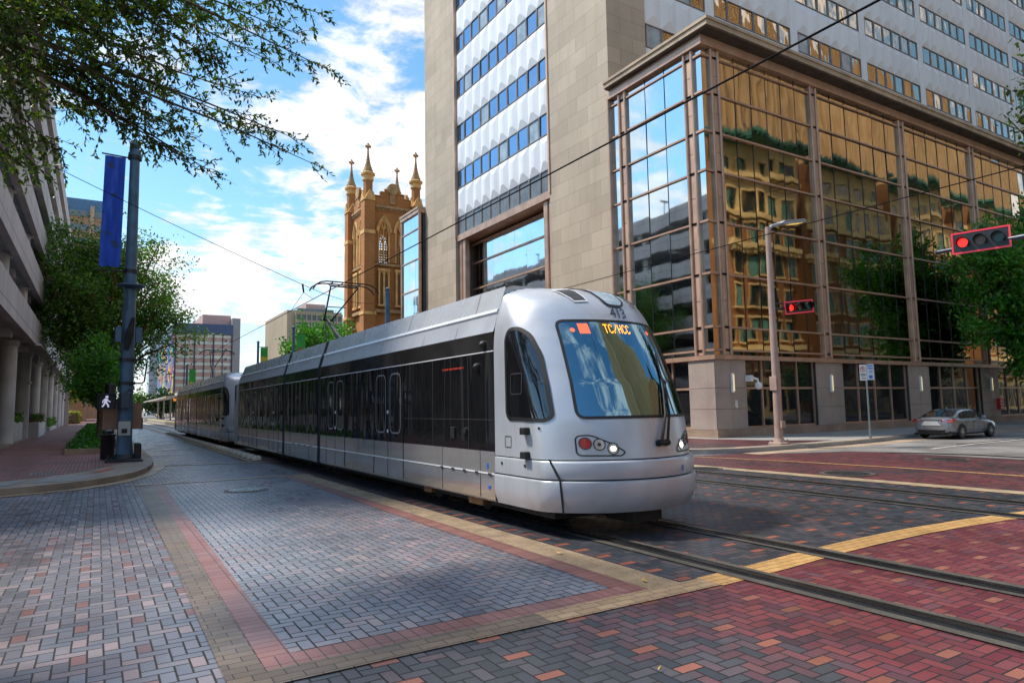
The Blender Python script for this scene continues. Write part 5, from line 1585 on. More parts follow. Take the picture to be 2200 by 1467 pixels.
# bin and black post
mb = MB(); 
tb = thing('litter_bin', (.18,26.3,.15), 'black cylindrical litter bin standing left of the pole base', 'bin')
mb.lathe([(.19,.15),(.21,.2),(.21,.9),(.235,.93),(.235,.98),(.19,1.0)], (.33,26.4,0), 16); mb.build('body', m_black, tb, 40)
mb = MB(); mb.lathe([(.16,1.0),(.15,1.1),(.04,1.15)], (.33,26.4,0), 16); mb.build('lid', m_black, tb, 40)
bp = thing('black_post', (.42,36,.15), 'plain black steel post behind the corner pole', 'post')
mb = MB(); mb.lathe([(.30,.15),(.30,.5),(.22,.6),(.20,2.9)], (.45,35,0), 14); mb.build('shaft', m_black, bp, 40)
mb = MB(); mb.lathe([(.20,2.9),(.205,2.95),(.19,2.98),(.06,3.0)], (.45,35,0), 14); mb.build('cap', m_black, bp, 40)
# drains and manholes
def manhole(x, y, r, label, mat=None, ring=None):
    o = thing('manhole_cover', (x,y,.005), label, 'manhole')
    MB().lathe([(r*1.25,.006),(r*1.25,.018)], (x,y,0), 32).build('collar', ring or m_boot, o)
    mb = MB(); mb.lathe([(r,.018),(r,.024)], (x,y,0), 32); lid = mb.build('lid', mat or m_iron, o)
    mb = MB()
    for k in range(-3,4):
        hh = sqrt(max(0, r*r*.8-(k*r*.24)**2)); mb.box(x+k*r*.24-.02,y-hh,.024,x+k*r*.24+.02,y+hh,.03)
    mb.build('ribs', mat or m_iron, lid)
m_silv = plain('worn silver iron', (.30,.31,.31), .3, metal=.8, var=.35, scale=7, bump=.4)
manhole(2.78,15.41,.36,'worn pale silver manhole cover in the near brick lane', m_silv, plain('brown collar', (.16,.11,.08), .6))
manhole(14.82,9.34,.48,'dark round manhole cover between the far rails and the red paving')
manhole(20.2,9.73,.45,'dark manhole cover in the red paving near the asphalt')
manhole(13.3,12.3,.4,'dark manhole cover just right of the tram nose')
dg = thing('drain_grate', (-1.13,21.45,.155), 'grey rectangular drain grate in the left brick sidewalk', 'drain')
mb = MB(); mb.box(-1.42,21.15,.155,-.86,21.75,.165); mb.build('frame', m_panel, dg)
mb = MB()
for k in range(7): mb.box(-1.36+k*.075,21.2,.165,-1.32+k*.075,21.7,.17)
mb.build('slots', m_iron, dg)
# raised domes beside the track
proto = None
for k in range(36):
    y = 24.3+k*.95
    if proto is None:
        mb = MB(); vs = []; 
        prof = [(1.0,0),(.97,.35),(.8,.72),(.5,.92),(.15,1.0)]
        nn = 14
        for r_, h in prof:
            for i in range(nn): a = 2*pi*i/nn; vs.append((4.72+r_*.19*cos(a), y+r_*.25*sin(a), .008+h*.16))
        fs = [(j*nn+i,j*nn+(i+1)%nn,(j+1)*nn+(i+1)%nn,(j+1)*nn+i) for j in range(4) for i in range(nn)]+[tuple(range(4*nn,5*nn))]
        mb.add([(a-4.72,b-y,c-.008) for a,b,c in vs], fs)
        proto = mb.build('track_divider', plain('divider dome', (.60,.47,.34), .7, var=.2, scale=6), None, 50); o = proto
    else:
        o = proto.copy(); COL.objects.link(o)
    o.location = (4.70, y, .008)
    setp(o, 'one of a row of low tan concrete domes dividing the tram track from the lane', 'divider', 'concrete divider domes along the track')
# fallen leaves
m_fl = plain('fallen leaf', (.50,.30,.05), .6)
for k, (x, y, a, d_) in enumerate(((-.02,4.0,.5,'curled yellow leaf lying alone on grey pavers at lower left'),(4.5,4.95,1.2,'yellow leaf at the near end of the aggregate strip'),(4.55,6.4,2.1,'yellow leaf part way along the aggregate strip'),(3.1,3.3,.2,'tiny yellow leaf on the dark crosswalk pavers'))):
    mb = MB(); q_ = [(-.5,0,.012),(-.2,.16,.022),(.15,.2,.014),(.5,.02,.03),(.2,-.17,.012),(-.2,-.13,.02)]
    sz = .10 if k != 3 else .04
    mb.add([(sz*(u*cos(a)-v*sin(a)), sz*(u*sin(a)+v*cos(a)), h_) for u, v, h_ in q_], [(0,1,2,3,4,5)])
    o = mb.build('fallen_leaf', m_fl); o.location = (x,y,.004+.006); setp(o, d_, 'leaf', 'fallen leaves')

# ------------------------------------------------------------------ street furniture, right
m_pink = plain('pinkish pole paint', (.42,.29,.235), .5, var=.12, scale=2, streak=.3)
m_sigblk = plain('signal housing', (.02,.02,.022), .4)
m_redborder = emis('glowing red border', (1.0,.05,.10), .22, (.75,.03,.05))  # signal border with a weak glow of its own
m_redlit = emis('lit red signal', (1.0,.02,.01), 1.8)
m_amb = plain('unlit amber lens', (.16,.07,.015), .25); m_grn = plain('unlit green lens', (.015,.07,.05), .25)
def signal_head(par, C, u, f, L=1.16, Hh=.50):
    """horizontal three-lens head centred at C, long axis u, facing f"""
    C = Vector(C); u = Vector(u).normalized(); f = Vector(f).normalized(); z = u.cross(f).normalized()
    if z.z < 0: z = -z
    W = lambda a, b, c: C + u*a + z*b + f*c
    def bx(mb, a0, a1, b0, b1, c0, c1):
        p = [W(a,b,c) for c in (c0,c1) for a,b in ((a0,b0),(a1,b0),(a1,b1),(a0,b1))]
        mb.add(p, [(0,3,2,1),(4,5,6,7),(0,1,5,4),(1,2,6,5),(2,3,7,6),(3,0,4,7)])
    mb = MB(); bx(mb, -L/2+.1, L/2-.1, -Hh/2+.08, Hh/2-.08, -.18, .02); bx(mb, -L/2, L/2, -Hh/2, Hh/2, .02, .035); hd = mb.build('signal_head', m_sigblk, par)
    mb = MB(); e = .045
    bx(mb,-L/2,L/2,Hh/2-e,Hh/2,.036,.045); bx(mb,-L/2,L/2,-Hh/2,-Hh/2+e,.036,.045); bx(mb,-L/2,-L/2+e,-Hh/2+e,Hh/2-e,.036,.045); bx(mb,L/2-e,L/2,-Hh/2+e,Hh/2-e,.036,.045)
    mb.build('border', m_redborder, hd)
    for k, mt in ((-1,m_redlit),(0,m_amb),(1,m_grn)):
        c0 = k*L*.30
        mb = MB(); mb.poly([W(c0+.125*cos(a*pi/10), .125*sin(a*pi/10), .05) for a in range(20)]); ln = mb.build('lens', mt, hd)
        mb = MB(); v = []
        A = [-.25*pi+1.5*pi*i/14 for i in range(15)]
        for c in (.04,.24):
            for a in A: v.append(W(c0+.15*cos(a), .15*sin(a), c if c < .1 else c*(1 if sin(a) > 0 else .75)))
        mb.add(v, [(i,i+1,16+i,15+i) for i in range(14)]); mb.build('visor', m_sigblk, ln, 60)
    return hd
rp = thing('street_light', (21.0,15.75,.15), 'pinkish street light pole with an LED lamp and a red signal by the granite corner', 'street light')
mb = MB(); mb.lathe([(.15,.15),(.145,.9),(.13,3.0),(.095,8.15)], (21.0,15.75,0), 14); mb.build('shaft', m_pink, rp, 40)
mb = MB(); mb.cbox(20.72,15.47,.15,21.28,16.03,.24,.03); mb.lathe([(.21,.24),(.17,.36)], (21.0,15.75,0), 14)
for a in (-1,1):
    for c in (-1,1): mb.tube((21+a*.2,15.75+c*.2,.24),(21+a*.2,15.75+c*.2,.32),.035)
mb.build('base', m_pink, rp, 40)
mb = MB(); mb.path([(21.0,15.75,8.0),(21.15,15.7,8.2),(21.7,15.6,8.36)], .06, 8)
mb.prism([(21.5,15.47,8.32),(21.62,15.42,8.42),(22.7,15.36,8.62),(22.82,15.36,8.55),(22.8,15.36,8.50),(21.6,15.42,8.27)], (0,.34,0)); lm = mb.build('lamp_head', plain('grey luminaire', (.36,.37,.39), .4), rp)
mb = MB(); mb.add([(21.95,15.42,8.318),(22.7,15.40,8.465),(22.7,15.66,8.465),(21.95,15.68,8.318)], [(0,1,2,3)]); mb.build('led_panel', emis('amber LED panel', (1.0,.66,.15), .9), lm)
mb = MB(); mb.cbox(20.82,15.6,2.1,20.87,15.9,2.6,.01); mb.box(20.9,15.52,.75,21.1,15.6,1.0); mb.each('access_cover', m_pink, rp)
signal_head(rp, (21.92,15.3,5.15), (.93,-.36,.10), (-.36,-.93,0), 1.18, .48)
mb = MB(); mb.tube((21.0,15.75,5.05),(21.45,15.55,5.1),.05); mb.tube((21.0,15.75,5.25),(21.45,15.55,5.3),.03); mb.build('bracket', m_sigblk, rp)
ms = thing('traffic_signal', (20.6,1.6,.15), 'red traffic light on a long dark mast arm at the right', 'traffic light')
m_arm = plain('dark arm paint', (.055,.065,.085), .4, metal=.3)
mb = MB(); mb.lathe([(.22,.15),(.17,3),(.14,6.4)], (20.6,1.6,0), 14); mb.build('shaft', m_arm, ms, 40)
mb = MB(); mb.path([(20.6,1.6,5.65),(20.6,4.5,5.82),(20.6,7.0,5.90),(20.6,9.75,5.92)], [.10,.085,.075,.06], 10); mb.lathe([(.065,-.01),(.075,.02),(.02,.06)], (20.6,9.76,5.92), 10, 'y'); mb.build('mast_arm', m_arm, ms, 40)
signal_head(ms, (20.44,8.56,5.99), (.22,-.97,0), (-.97,-.22,0), 1.36, .60)
ps = thing('parking_sign', (26.5,15.55,.15), 'thin grey post with a no parking plate and a blue and white parking plate', 'sign')
mb = MB(); mb.tube((26.5,15.6,.15),(26.5,15.6,3.05),.035); mb.tube((26.5,15.6,.15),(26.5,15.6,.55),.05); mb.build('post', plain('galvanised post', (.22,.27,.29), .4, metal=.5), ps)
u = Vector((.88,-.475,0)); f = Vector((-.475,-.88,0)); C0 = Vector((26.5,15.6,0))+f*.04
def splate(u0, u1, z0, z1, c): return [C0+u*u0+f*c+Vector((0,0,z0)), C0+u*u1+f*c+Vector((0,0,z0)), C0+u*u1+f*c+Vector((0,0,z1)), C0+u*u0+f*c+Vector((0,0,z1))]
m_sw = plain('sign white', (.78,.77,.72), .4, var=.04); m_sb = plain('sign blue', (.05,.16,.5), .4); m_sr = plain('sign red', (.6,.04,.04), .4); m_lb = plain('sign pale blue', (.60,.68,.78), .4, var=.05)
mb = MB(); mb.quad(*splate(-.30,-.01,2.48,3.12,0)); pl = mb.build('plate', m_sw, ps, fix=False)
mb = MB()
for a in range(24):
    t0, t1 = 2*pi*a/24, 2*pi*(a+1)/24
    W = lambda r_, t_: C0+u*(-.155+r_*cos(t_))+f*.004+Vector((0,0,2.93+r_*sin(t_)))
    mb.quad(W(.09,t0),W(.115,t0),W(.115,t1),W(.09,t1))
mb.quad(C0+u*-.225+f*.004+Vector((0,0,2.985)),C0+u*-.21+f*.004+Vector((0,0,3.0)),C0+u*-.085+f*.004+Vector((0,0,2.875)),C0+u*-.10+f*.004+Vector((0,0,2.86)))
mb.build('prohibition_ring', m_sr, pl, fix=False)
mb = MB(); text_mesh(mb, 'P', .17, lambda x, y: C0+u*(-.155+x)+f*.003+Vector((0,0,2.93+y)))
for z in (2.72,2.66,2.55): mb.quad(*splate(-.26+(.0 if z > 2.6 else .03),-.05,z,z+.03,.003))
mb.build('lettering', m_num, pl, fix=False)
mb = MB(); mb.quad(*splate(.01,.31,2.50,3.14,0)); pl = mb.build('plate', m_lb, ps, fix=False)
mb = MB()
for z in (3.04,2.94): mb.quad(*splate(.05,.27,z,z+.055,.003))
for z in (2.86,2.80): mb.quad(*splate(.10,.25,z,z+.025,.003))
mb.poly([C0+u*(.16+.085*cos(a*pi/8))+f*.003+Vector((0,0,2.62+.075*sin(a*pi/8))) for a in range(16)]); mb.each('blue_symbol', m_sb, pl)

# ------------------------------------------------------------------ overhead line
m_wire = plain('tarnished wire', (.010,.009,.009), .9, spec=.1)
def wire(name, pts, r, label, mat=None):
    mb = MB(); mb.path(pts, r, 5); o = mb.build(name, mat or m_wire); return setp(o, label, 'overhead wire')
wire('contact_wire', [(6.23,y,5.50-.0*y) for y in (-25,5,20,45,80,150)], .014, 'black contact wire running above the near track over the tram roof')
wire('contact_wire', [(11.95,y,5.22) for y in (-25,5,20,45,80,150)], .010, 'thin contact wire above the far track crossing the mirrored facade')
def sag(a, b, s, n_=10):
    a = Vector(a); b = Vector(b)
    return [a.lerp(b, i/n_)-Vector((0,0,s*4*(i/n_)*(1-i/n_))) for i in range(n_+1)]
wire('span_wire', sag((-2.0,21.5,8.7),(6.23,24.6,6.25),.05), .010, 'thin span wire from the left sky down to the near pantograph')
wire('span_wire', sag((6.23,24.6,6.25),(17.3,45,9.3),.4), .010, 'thin span wire from the pantograph across to the teal pole by the church')
hg = thing('wire_hanger', (6.23,24.6,5.5), 'small insulated hanger joining the span wire to the contact wire', 'wire hanger')
mb = MB(); mb.path([(6.23,24.6,6.27),(6.3,24.7,5.98)], [.035,.03], 6); mb.build('insulator', m_under, hg)
mb = MB(); mb.path([(6.3,24.7,5.98),(6.23,23.2,5.52)], .008, 4); mb.path([(6.3,24.7,5.98),(6.23,26.2,5.52)], .008, 4); mb.build('drop_wire', m_black, hg)
cp = thing('catenary_pole', (17.4,45,.15), 'teal round pole with ball top standing before the church tower', 'pole')
mb = MB(); mb.lathe([(.24,.15),(.2,5),(.17,9.8)], (17.4,45,0), 12); mb.build('shaft', m_teal, cp, 40)
mb = MB(); mb.lathe([(.19,9.8),(.19,9.95),(.10,10.0),(.17,10.12),(.17,10.2),(.03,10.32)], (17.4,45,0), 12); mb.build('finial', m_teal, cp, 40)
# banner poles down the street
m_gb = plain('green banner', (.03,.36,.05), .6, var=.2); m_yb = plain('yellow banner part', (.55,.50,.04), .6, var=.2); m_rb = plain('red banner flowers', (.55,.07,.03), .6)
for k, (x, y, zt, d_) in enumerate(((14.0,58,8.6,'first banner pole rising beyond the front tram roof, green cloth with red flowers'),(14.4,75,8.9,'second banner pole with a green and yellow cloth above the rear tram'),(9.3,92,7.4,'farthest banner pole with a small green cloth'))):
    o = thing('banner_pole', (x,y,.0), d_, 'pole')
    mb = MB(); mb.lathe([(.16,0),(.12,zt)], (x,y,0), 10); mb.lathe([(.17,zt),(.17,zt+.1),(.05,zt+.2)], (x,y,0), 10); mb.build('shaft', m_teal, o, 40)
    mb = MB(); mb.box(x+.25,y-.01,zt-2.5,x+1.0,y+.01,zt-.5); bb = mb.build('banner', m_gb, o)
    mb = MB()
    for q_ in range(5): 
        mb.poly([(x+.42+.18*(q_%3)+.1*cos(a*pi/5), y-.015, zt-2.35+.16*q_*(1 if k == 0 else .4)+.1*sin(a*pi/5)) for a in range(10)])
    mb.build('flowers', m_rb if k == 0 else m_yb, bb, fix=False)
    if k == 1: MB().box(x+.25,y-.03,zt-2.5,x+1.0,y-.012,zt-1.5).build('yellow_field', m_yb, bb)
    mb = MB(); mb.tube((x,y,zt-.45),(x+1.05,y,zt-.45),.03); mb.tube((x,y,zt-2.55),(x+1.05,y,zt-2.55),.03); mb.build('arm', m_black, o)

# ------------------------------------------------------------------ car
def build_car():
    X0, YC = 0.0, 0.0
    t = thing('parked_car', (0,0,0), 'silver grey four door sedan standing at the far kerb, seen from behind', 'car')
    def pm(nm, c, r, me):
        m, n, b = mkmat(nm); n.put(b.inputs['Base Color'], n.mix(n.noise(n.obj(), 2.0, 3), tuple(v*.9 for v in c), c)); b.inputs['Metallic'].default_value = me
        n.put(b.inputs['Roughness'], n.rng(n.noise(n.obj(), 5, 4), .3, .7, r*.8, r*1.3)); b.inputs['Coat Weight'].default_value = .8; b.inputs['Coat Roughness'].default_value = .05
        return m
    paint = pm('grey car paint', (.30,.31,.34), .32, .6)
    HWc = .91
    # lower body: stations along x (rear=0), each: half width, z bottom, z shoulder, crown z
    St = [(0.0,.60,.42,.86,.88),(.05,.76,.34,.90,.94),(.18,.85,.28,.95,1.03),(.45,.895,.24,.95,1.06),(.8,.91,.22,.945,1.05),(1.3,.915,.20,.94,1.02),(2.2,.915,.19,.93,.99),(3.0,.915,.20,.91,.97),(3.5,.91,.22,.88,.95),(3.95,.90,.23,.83,.92),(4.4,.87,.25,.76,.85),(4.7,.79,.28,.68,.75),(4.86,.62,.34,.60,.64),(4.9,.45,.42,.54,.56)]
    rings = []
    for x, w_, zb, zs, zc in St:
        prof = [(0,zb),(w_*.8,zb),(w_*.97,zb+.10),(w_,zb+.30*(zs-zb)/.7+.02),(w_*.985,zs-.16),(w_*.955,zs-.03),(w_*.90,zs+.015),(w_*.55,zc),(0,zc+.01)]
        ring = [(X0+x, YC-a, z) for a, z in prof] + [(X0+x, YC+a, z) for a, z in reversed(prof[1:-1])]
        rings.append(ring)
    mb = MB(); k = len(rings[0]); vs = [p for r_ in rings for p in r_]
    fs = [(i*k+j, i*k+(j+1)%k, (i+1)*k+(j+1)%k, (i+1)*k+j) for i in range(len(rings)-1) for j in range(k)]
    fs += [tuple(range(k)), tuple(range((len(rings)-1)*k, len(rings)*k))]
    mb.add(vs, fs); body = mb.build('body', paint, t, 50)
    # cabin
    Sr = [(.50,1.02),(.75,1.12),(1.25,1.33),(1.7,1.42),(2.2,1.445),(2.65,1.42),(3.05,1.31),(3.5,1.08),(3.75,.96)]
    def cabring(x, zr):
        zb = .93; h = zr-zb; wb = .86; wt = max(.40, wb-.42*h-.02)
        return [(X0+x,YC-wb,zb),(X0+x,YC-wb+.06,zb+h*.25),(X0+x,YC-wt-.05,zb+h*.82),(X0+x,YC-wt+.10,zr),(X0+x,YC,zr+.025),(X0+x,YC+wt-.10,zr),(X0+x,YC+wt+.05,zb+h*.82),(X0+x,YC+wb-.06,zb+h*.25),(X0+x,YC+wb,zb)]
    mb = MB(); rs = [cabring(*s) for s in Sr]; k = 9
    mb.add([p for r_ in rs for p in r_], [(i*k+j, i*k+j+1, (i+1)*k+j+1, (i+1)*k+j) for i in range(len(rs)-1) for j in range(k-1)])
    mb.build('roof', paint, t, 50)
    gl = darkglass('car glass', (.01,.012,.014), 1.8, .003, 1, .01)
    # windows as sheets just proud of the cabin
    def on(x, f_, off=.012, sg=-1):
        for (a, za), (b, zb_) in zip(Sr, Sr[1:]):
            if a <= x <= b: zr = za+(zb_-za)*(x-a)/(b-a); break
        r_ = cabring(x, zr); p = Vector(r_[0]).lerp(Vector(r_[1]), f_/.25) if f_ < .25 else Vector(r_[1]).lerp(Vector(r_[2]), (f_-.25)/.57)
        y = p.y - off
        return Vector((p.x, y if sg < 0 else 2*YC-y, p.z+.004))
    for sg in (-1, 1):
        for xs in (([1.02,1.28,1.55,1.8,2.06]),([2.14,2.5,2.8,3.05,3.3])):
            mb = MB(); lo = [on(x, .10, .014, sg) for x in xs]; hi = []
            for x in xs: hi.append(on(x, .80, .014, sg))
            k = len(xs); mb.add(lo+hi, [(i,i+1,k+i+1,k+i) for i in range(k-1)]); mb.build('side_window', gl, t, fix=False)
    def rw(name, xs, wd):
        mb = MB(); v = []
        for x in xs:
            for (a, za), (b, zb_) in zip(Sr, Sr[1:]):
                if a <= x <= b: zr = za+(zb_-za)*(x-a)/(b-a); break
            r_ = cabring(x, zr); w_ = abs(r_[3][1]-YC)-wd
            for q_ in (-1,-.5,0,.5,1): v.append((X0+x, YC+q_*w_, zr+.012+.022*(1-abs(q_))+.012))
        mb.add(v, [(i*5+j,i*5+j+1,i*5+j+6,i*5+j+5) for i in range(len(xs)-1) for j in range(4)]); mb.build(name, gl, t, 60, fix=False)
    rw('rear_window', (.58,.8,1.05,1.28), -.02); rw('windscreen', (2.85,3.05,3.3,3.6), -.02)
    # rear fascia
    mb = MB()
    for sg in (-1,1): 
        mb.add([(X0-.012,YC+sg*.20,.90),(X0+.03,YC+sg*.62,.93),(X0+.17,YC+sg*.86,.96),(X0+.50,YC+sg*.915,.97),(X0+.50,YC+sg*.925,.90),(X0+.16,YC+sg*.885,.80),(X0+.012,YC+sg*.66,.78),(X0-.02,YC+sg*.42,.82)], [tuple(range(8))])
    mb2 = MB(); 
    for sg in (-1,1):
        o = MB(); o.add([(X0+.0,YC+sg*.42,.905),(X0+.035,YC+sg*.66,.925),(X0+.155,YC+sg*.875,.955),(X0+.48,YC+sg*.925,.965),(X0+.48,YC+sg*.93,.915),(X0+.15,YC+sg*.90,.83),(X0+.022,YC+sg*.69,.80),(X0-.008,YC+sg*.46,.855)], [tuple(range(8))])
        o.v = [(a-.012,b+sg*.012,c) for a,b,c in o.v]; o.build('tail_light', plain('tail red', (.5,.015,.02), .15, coat=.8) if 'tail red' not in MATS else MATS['tail red'], t)
    MB().box(X0-.035,YC-.50,.915,X0+.02,YC+.50,.945).build('chrome_strip', m_chrome, t)
    mb = MB(); mb.prism([(X0-.035,YC-.45,.66),(X0-.035,YC+.45,.66),(X0-.04,YC+.28,.86),(X0-.04,YC-.28,.86)], (.03,0,0)); mb.build('plate_recess', plain('pale plate', (.62,.62,.58), .5, var=.05), t)
    mb = MB(); mb.prism([(X0-.03,YC-.62,.44),(X0-.03,YC+.62,.44),(X0+.02,YC+.55,.24),(X0+.02,YC-.55,.24)], (.12,0,0)); mb.box(X0+.1,YC-.86,.20,X0+.5,YC+.86,.30); mb.build('rear_diffuser', m_rub, t)
    for sg in (-1,1):
        for x in (.98+.0, 3.84):
            mb = MB(); mb.lathe([(.22,-.11),(.32,-.105),(.335,-.07),(.335,.07),(.32,.105),(.22,.11)], (X0+x, YC+sg*.82, .335), 24, 'y'); wh_ = mb.build('wheel', m_rub, t, 40)
            mb = MB(); s_ = sg
            mb.lathe([(.225,0),(.225,.012),(.205,.012),(.20,-.0)], (X0+x, YC+s_*.915, .335), 24, 'y')
            for q_ in range(10):
                a = 2*pi*q_/10; c, d_ = cos(a), sin(a); e_ = .022
                mb.add([(X0+x+c*.04-d_*e_, YC+s_*.935, .335+d_*.04+c*e_),(X0+x+c*.04+d_*e_, YC+s_*.935, .335+d_*.04-c*e_),(X0+x+c*.21+d_*e_, YC+s_*.932, .335+d_*.21-c*e_),(X0+x+c*.21-d_*e_, YC+s_*.932, .335+d_*.21+c*e_)], [(0,1,2,3)])
            mb.lathe([(.05,-.01),(.05,.01)], (X0+x, YC+s_*.93, .335), 12, 'y'); mb.build('rim', m_chrome, wh_)
            mb = MB(); v = []
            for r_ in (.335,.40):
                for i in range(13): a = pi*i/12; v.append((X0+x+r_*cos(a), YC+s_*.926, .335+r_*sin(a)))
            mb.add(v, [(i,i+1,14+i,13+i) for i in range(12)]); mb.build('wheel_arch', m_rub, t)
        mb = MB(); mb.cbox(X0+3.05,YC+sg*.93-.09,.95,X0+3.22,YC+sg*.93+.09,1.07,.03); mb.build('door_mirror', paint, t)
        mb = MB()
        for x in (1.42,2.10,3.18): mb.box(X0+x-.004, YC+sg*.914-.004, .30, X0+x+.004, YC+sg*.914+.004, .90)
        for x in (1.55,2.25): mb.box(X0+x, YC+sg*.905-.014, .80, X0+x+.17, YC+sg*.905+.014, .825)
        mb.build('door_seam', m_rub, t)
    mb = MB(); mb.prism([(X0+1.55,YC-.02,1.44),(X0+1.72,YC-.02,1.44),(X0+1.58,YC-.01,1.51)], (0,.04,0)); mb.build('aerial', paint, t)
    t.location = (29.8, 14.9, .012); t.scale = (.87,.87,.87)
build_car()
# ------------------------------------------------------------------ distant buildings
m_glb = plain('distant window glass', (.14,.19,.22), .15, var=.3, scale=.15)
m_pale = plain('pale window band', (.66,.74,.68), .3, var=.2, scale=.12)
m_pinkb = plain('pink brick bands', (.58,.38,.33), .85, var=.12, scale=.08)
m_gconc = plain('grey shear wall', (.32,.31,.32), .8, var=.1, scale=.05)
m_blueb = plain('blue fascia', (.06,.10,.20), .5, var=.1)
def mural():
    m, n, b = mkmat('abstract mural paint')
    P = n.obj(); q = n.sep(P)
    v = n.comb(n.m('ADD', q[0], q[1]), q[2], 0.0)
    v = n.vm('ADD', v, n.vm('SCALE', n.noise(v, .22, 4, .6, 'Color'), 7.0))
    t = n.new('ShaderNodeTexVoronoi', feature='F1'); n.put(t.inputs['Vector'], v); t.inputs['Scale'].default_value = .36
    w_ = n.sep(t.outputs['Color'])
    c = n.ramp(w_[0], [(0,(.02,.05,.30)),(.16,(.02,.32,.55)),(.3,(.75,.30,.02)),(.45,(.05,.45,.40)),(.58,(.80,.55,.03)),(.7,(.60,.10,.12)),(.82,(.10,.12,.5)),(.92,(.7,.5,.1))], True)
    e = n.new('ShaderNodeTexVoronoi', feature='DISTANCE_TO_EDGE'); n.put(e.inputs['Vector'], v); e.inputs['Scale'].default_value = .36
    c = n.mix(n.rng(e.outputs['Distance'], .04, .09), (.02,.03,.10), c)
    n.put(b.inputs['Base Color'], c); b.inputs['Roughness'].default_value = .7
    return m
mu = thing('striped_building', (30,257,0), 'distant pink and pale banded block with a colourful painted side wall', 'building')
x0, x1, y0, y1, H_ = 21.3, 39.2, 250, 325, 31.3
MB().box(x0+.1,y0+.1,0,x1-.1,y1,H_).build('wall', m_pinkb, mu)
for k in range(12):
    z = 2.6+k*2.42; MB().box(x0+.3,y0-.05,z+.15,x1-.2,y0+.2,z+1.12).build('window_band', m_pale, mu)
mb = MB()
for k in range(7):
    x = x0+.2+k*2.95; wd = .22 if k % 2 else .42; mb.box(x-wd/2,y0-.35,0,x+wd/2,y0+.1,27.9)
mb.build('pier', plain('blue pier', (.05,.055,.10), .6), mu)
mb = MB(); mb.box(x0-.5,y0-.8,28.0,x1+.2,y1,31.5); mb.build('fascia', m_blueb, mu)
MB().box(x0-.06,y0+.4,0,x0+.1,y1-2,27.9).build('mural', mural(), mu)
MB().box(39.2,y0-.2,0,41.9,y1,34.0).build('stair_tower', m_gconc, mu)
MB().box(30.0,y0+3,31.5,39.2,y1-20,35.2).build('plant_room', m_pinkb, mu)
mb = MB()
for k in range(8): mb.box(36.9,y0-.08,3.0+k*3.2,37.7,y0+.1,4.0+k*3.2)
mb.build('small_window', m_glb, mu)
# beige grid slab block
bgd = thing('beige_slab_building', (55,205,0), 'distant beige slab block with a dark grid of windows behind the round tree', 'building')
m_bei = plain('beige concrete grid', (.42,.34,.24), .8, var=.1, scale=.05)
MB().box(46.3,200,0,62.5,230,30.8).build('wall', m_bei, bgd)
mb = MB(); mb.box(48.6,199.55,2,62.4,200.0,29.8); gg_ = mb.build('glazing', m_glb, bgd)
mb = MB()
for k in range(10): mb.box(48.5+k*1.53,199.1,2,48.5+k*1.53+.32,199.54,30.3)
mb.build('pier', m_bei, bgd)
mb = MB()
for k in range(13): mb.box(48.6,199.3,2+k*2.3,62.4,199.56,2.75+k*2.3)
mb.build('floor_edge', m_bei, bgd)
MB().box(53,205,30.8,59,215,33.8).build('plant_room', m_pinkb, bgd)
MB().box(50,203,30.8,61,212,32.0).build('roof_plant', m_glb, bgd)
lb = thing('low_building', (52,182,0), 'low flat beige building on the skyline beyond the tram roof', 'building')
MB().box(38.5,180,0,66,200,13.6).build('wall', plain('cream render', (.46,.37,.28), .8), lb); MB().box(38.2,179.7,13.6,66.3,200,14.1).build('parapet', m_gconc, lb)
mb = MB()
for k in range(9): mb.box(40+k*2.8,179.9,10,41.8+k*2.8,180.1,12)
mb.build('window', m_glb, lb)
ap = thing('apartment_building', (50,410,0), 'distant tan apartment block with stacked balconies left of the mural', 'building')
m_apt = plain('tan apartment brick', (.36,.23,.15), .8, var=.15, scale=.04)
MB().box(36,400,0,56,430,41).build('wall', m_apt, ap)
MB().box(46,398,0,50,400,48).build('tower_slab', plain('red brown brick', (.36,.16,.09), .8), ap)
for k in range(9):
    mb = MB(); mb.box(37,398.6,6+k*3.9,45,400,6.4+k*3.9); mb.box(37,398.5,6.4+k*3.9,45,398.65,7.3+k*3.9); mb.build('balcony', plain('balcony white', (.6,.55,.48), .7) if 'balcony white' not in MATS else MATS['balcony white'], ap)
    MB().box(37.5,399.9,7.4+k*3.9,45,400.1,9.6+k*3.9).build('window', m_glb, ap)
gt = thing('glass_tower', (29,425,0), 'pale blue grey glass tower at the far end of the street', 'building')
MB().box(23.5,420,0,33,440,46).build('wall', plain('pale glass', (.38,.46,.52), .3, var=.1, scale=.05), gt)
mb = MB()
for k in range(14): mb.box(23.4,419.8,3+k*3.2,33.1,420.0,3.6+k*3.2)
mb.build('floor_edge', m_gconc, gt)
# buildings at the far end of the left sidewalk
bb_ = thing('orange_brick_building', (-8,165,0), 'orange brick building at the end of the left sidewalk', 'building')
m_ob = bricks('orange brick', (.50,.20,.08), (.42,.16,.065), (.4,.3,.2), .6, .22, .02, .85, .1)
MB().box(-30,150,0,-2.2,190,19).build('wall', m_ob, bb_)
mb = MB(); mb.box(-30.2,149.7,19,-2.0,190,19.7); mb.box(-30.1,149.8,6,-2.1,150,6.5); mb.build('cornice', m_cstoned, bb_)
for k in range(5):
    for j in range(4): MB().box(-27+k*5,149.9,7.5+j*3.0,-24.6+k*5,150.1,9.4+j*3.0).build('window', m_glb, bb_)
bt = thing('brick_tower', (-6,226,0), 'tall brick tower with a blue glass top just past the garage', 'building')
MB().box(-14,220,0,.2,240,58).build('wall', plain('warm tower brick', (.42,.24,.14), .85, var=.15, scale=.05), bt)
MB().box(-13.5,220.5,58,-.6,239.5,62).build('glass_top', plain('blue glass top', (.05,.16,.30), .25), bt)
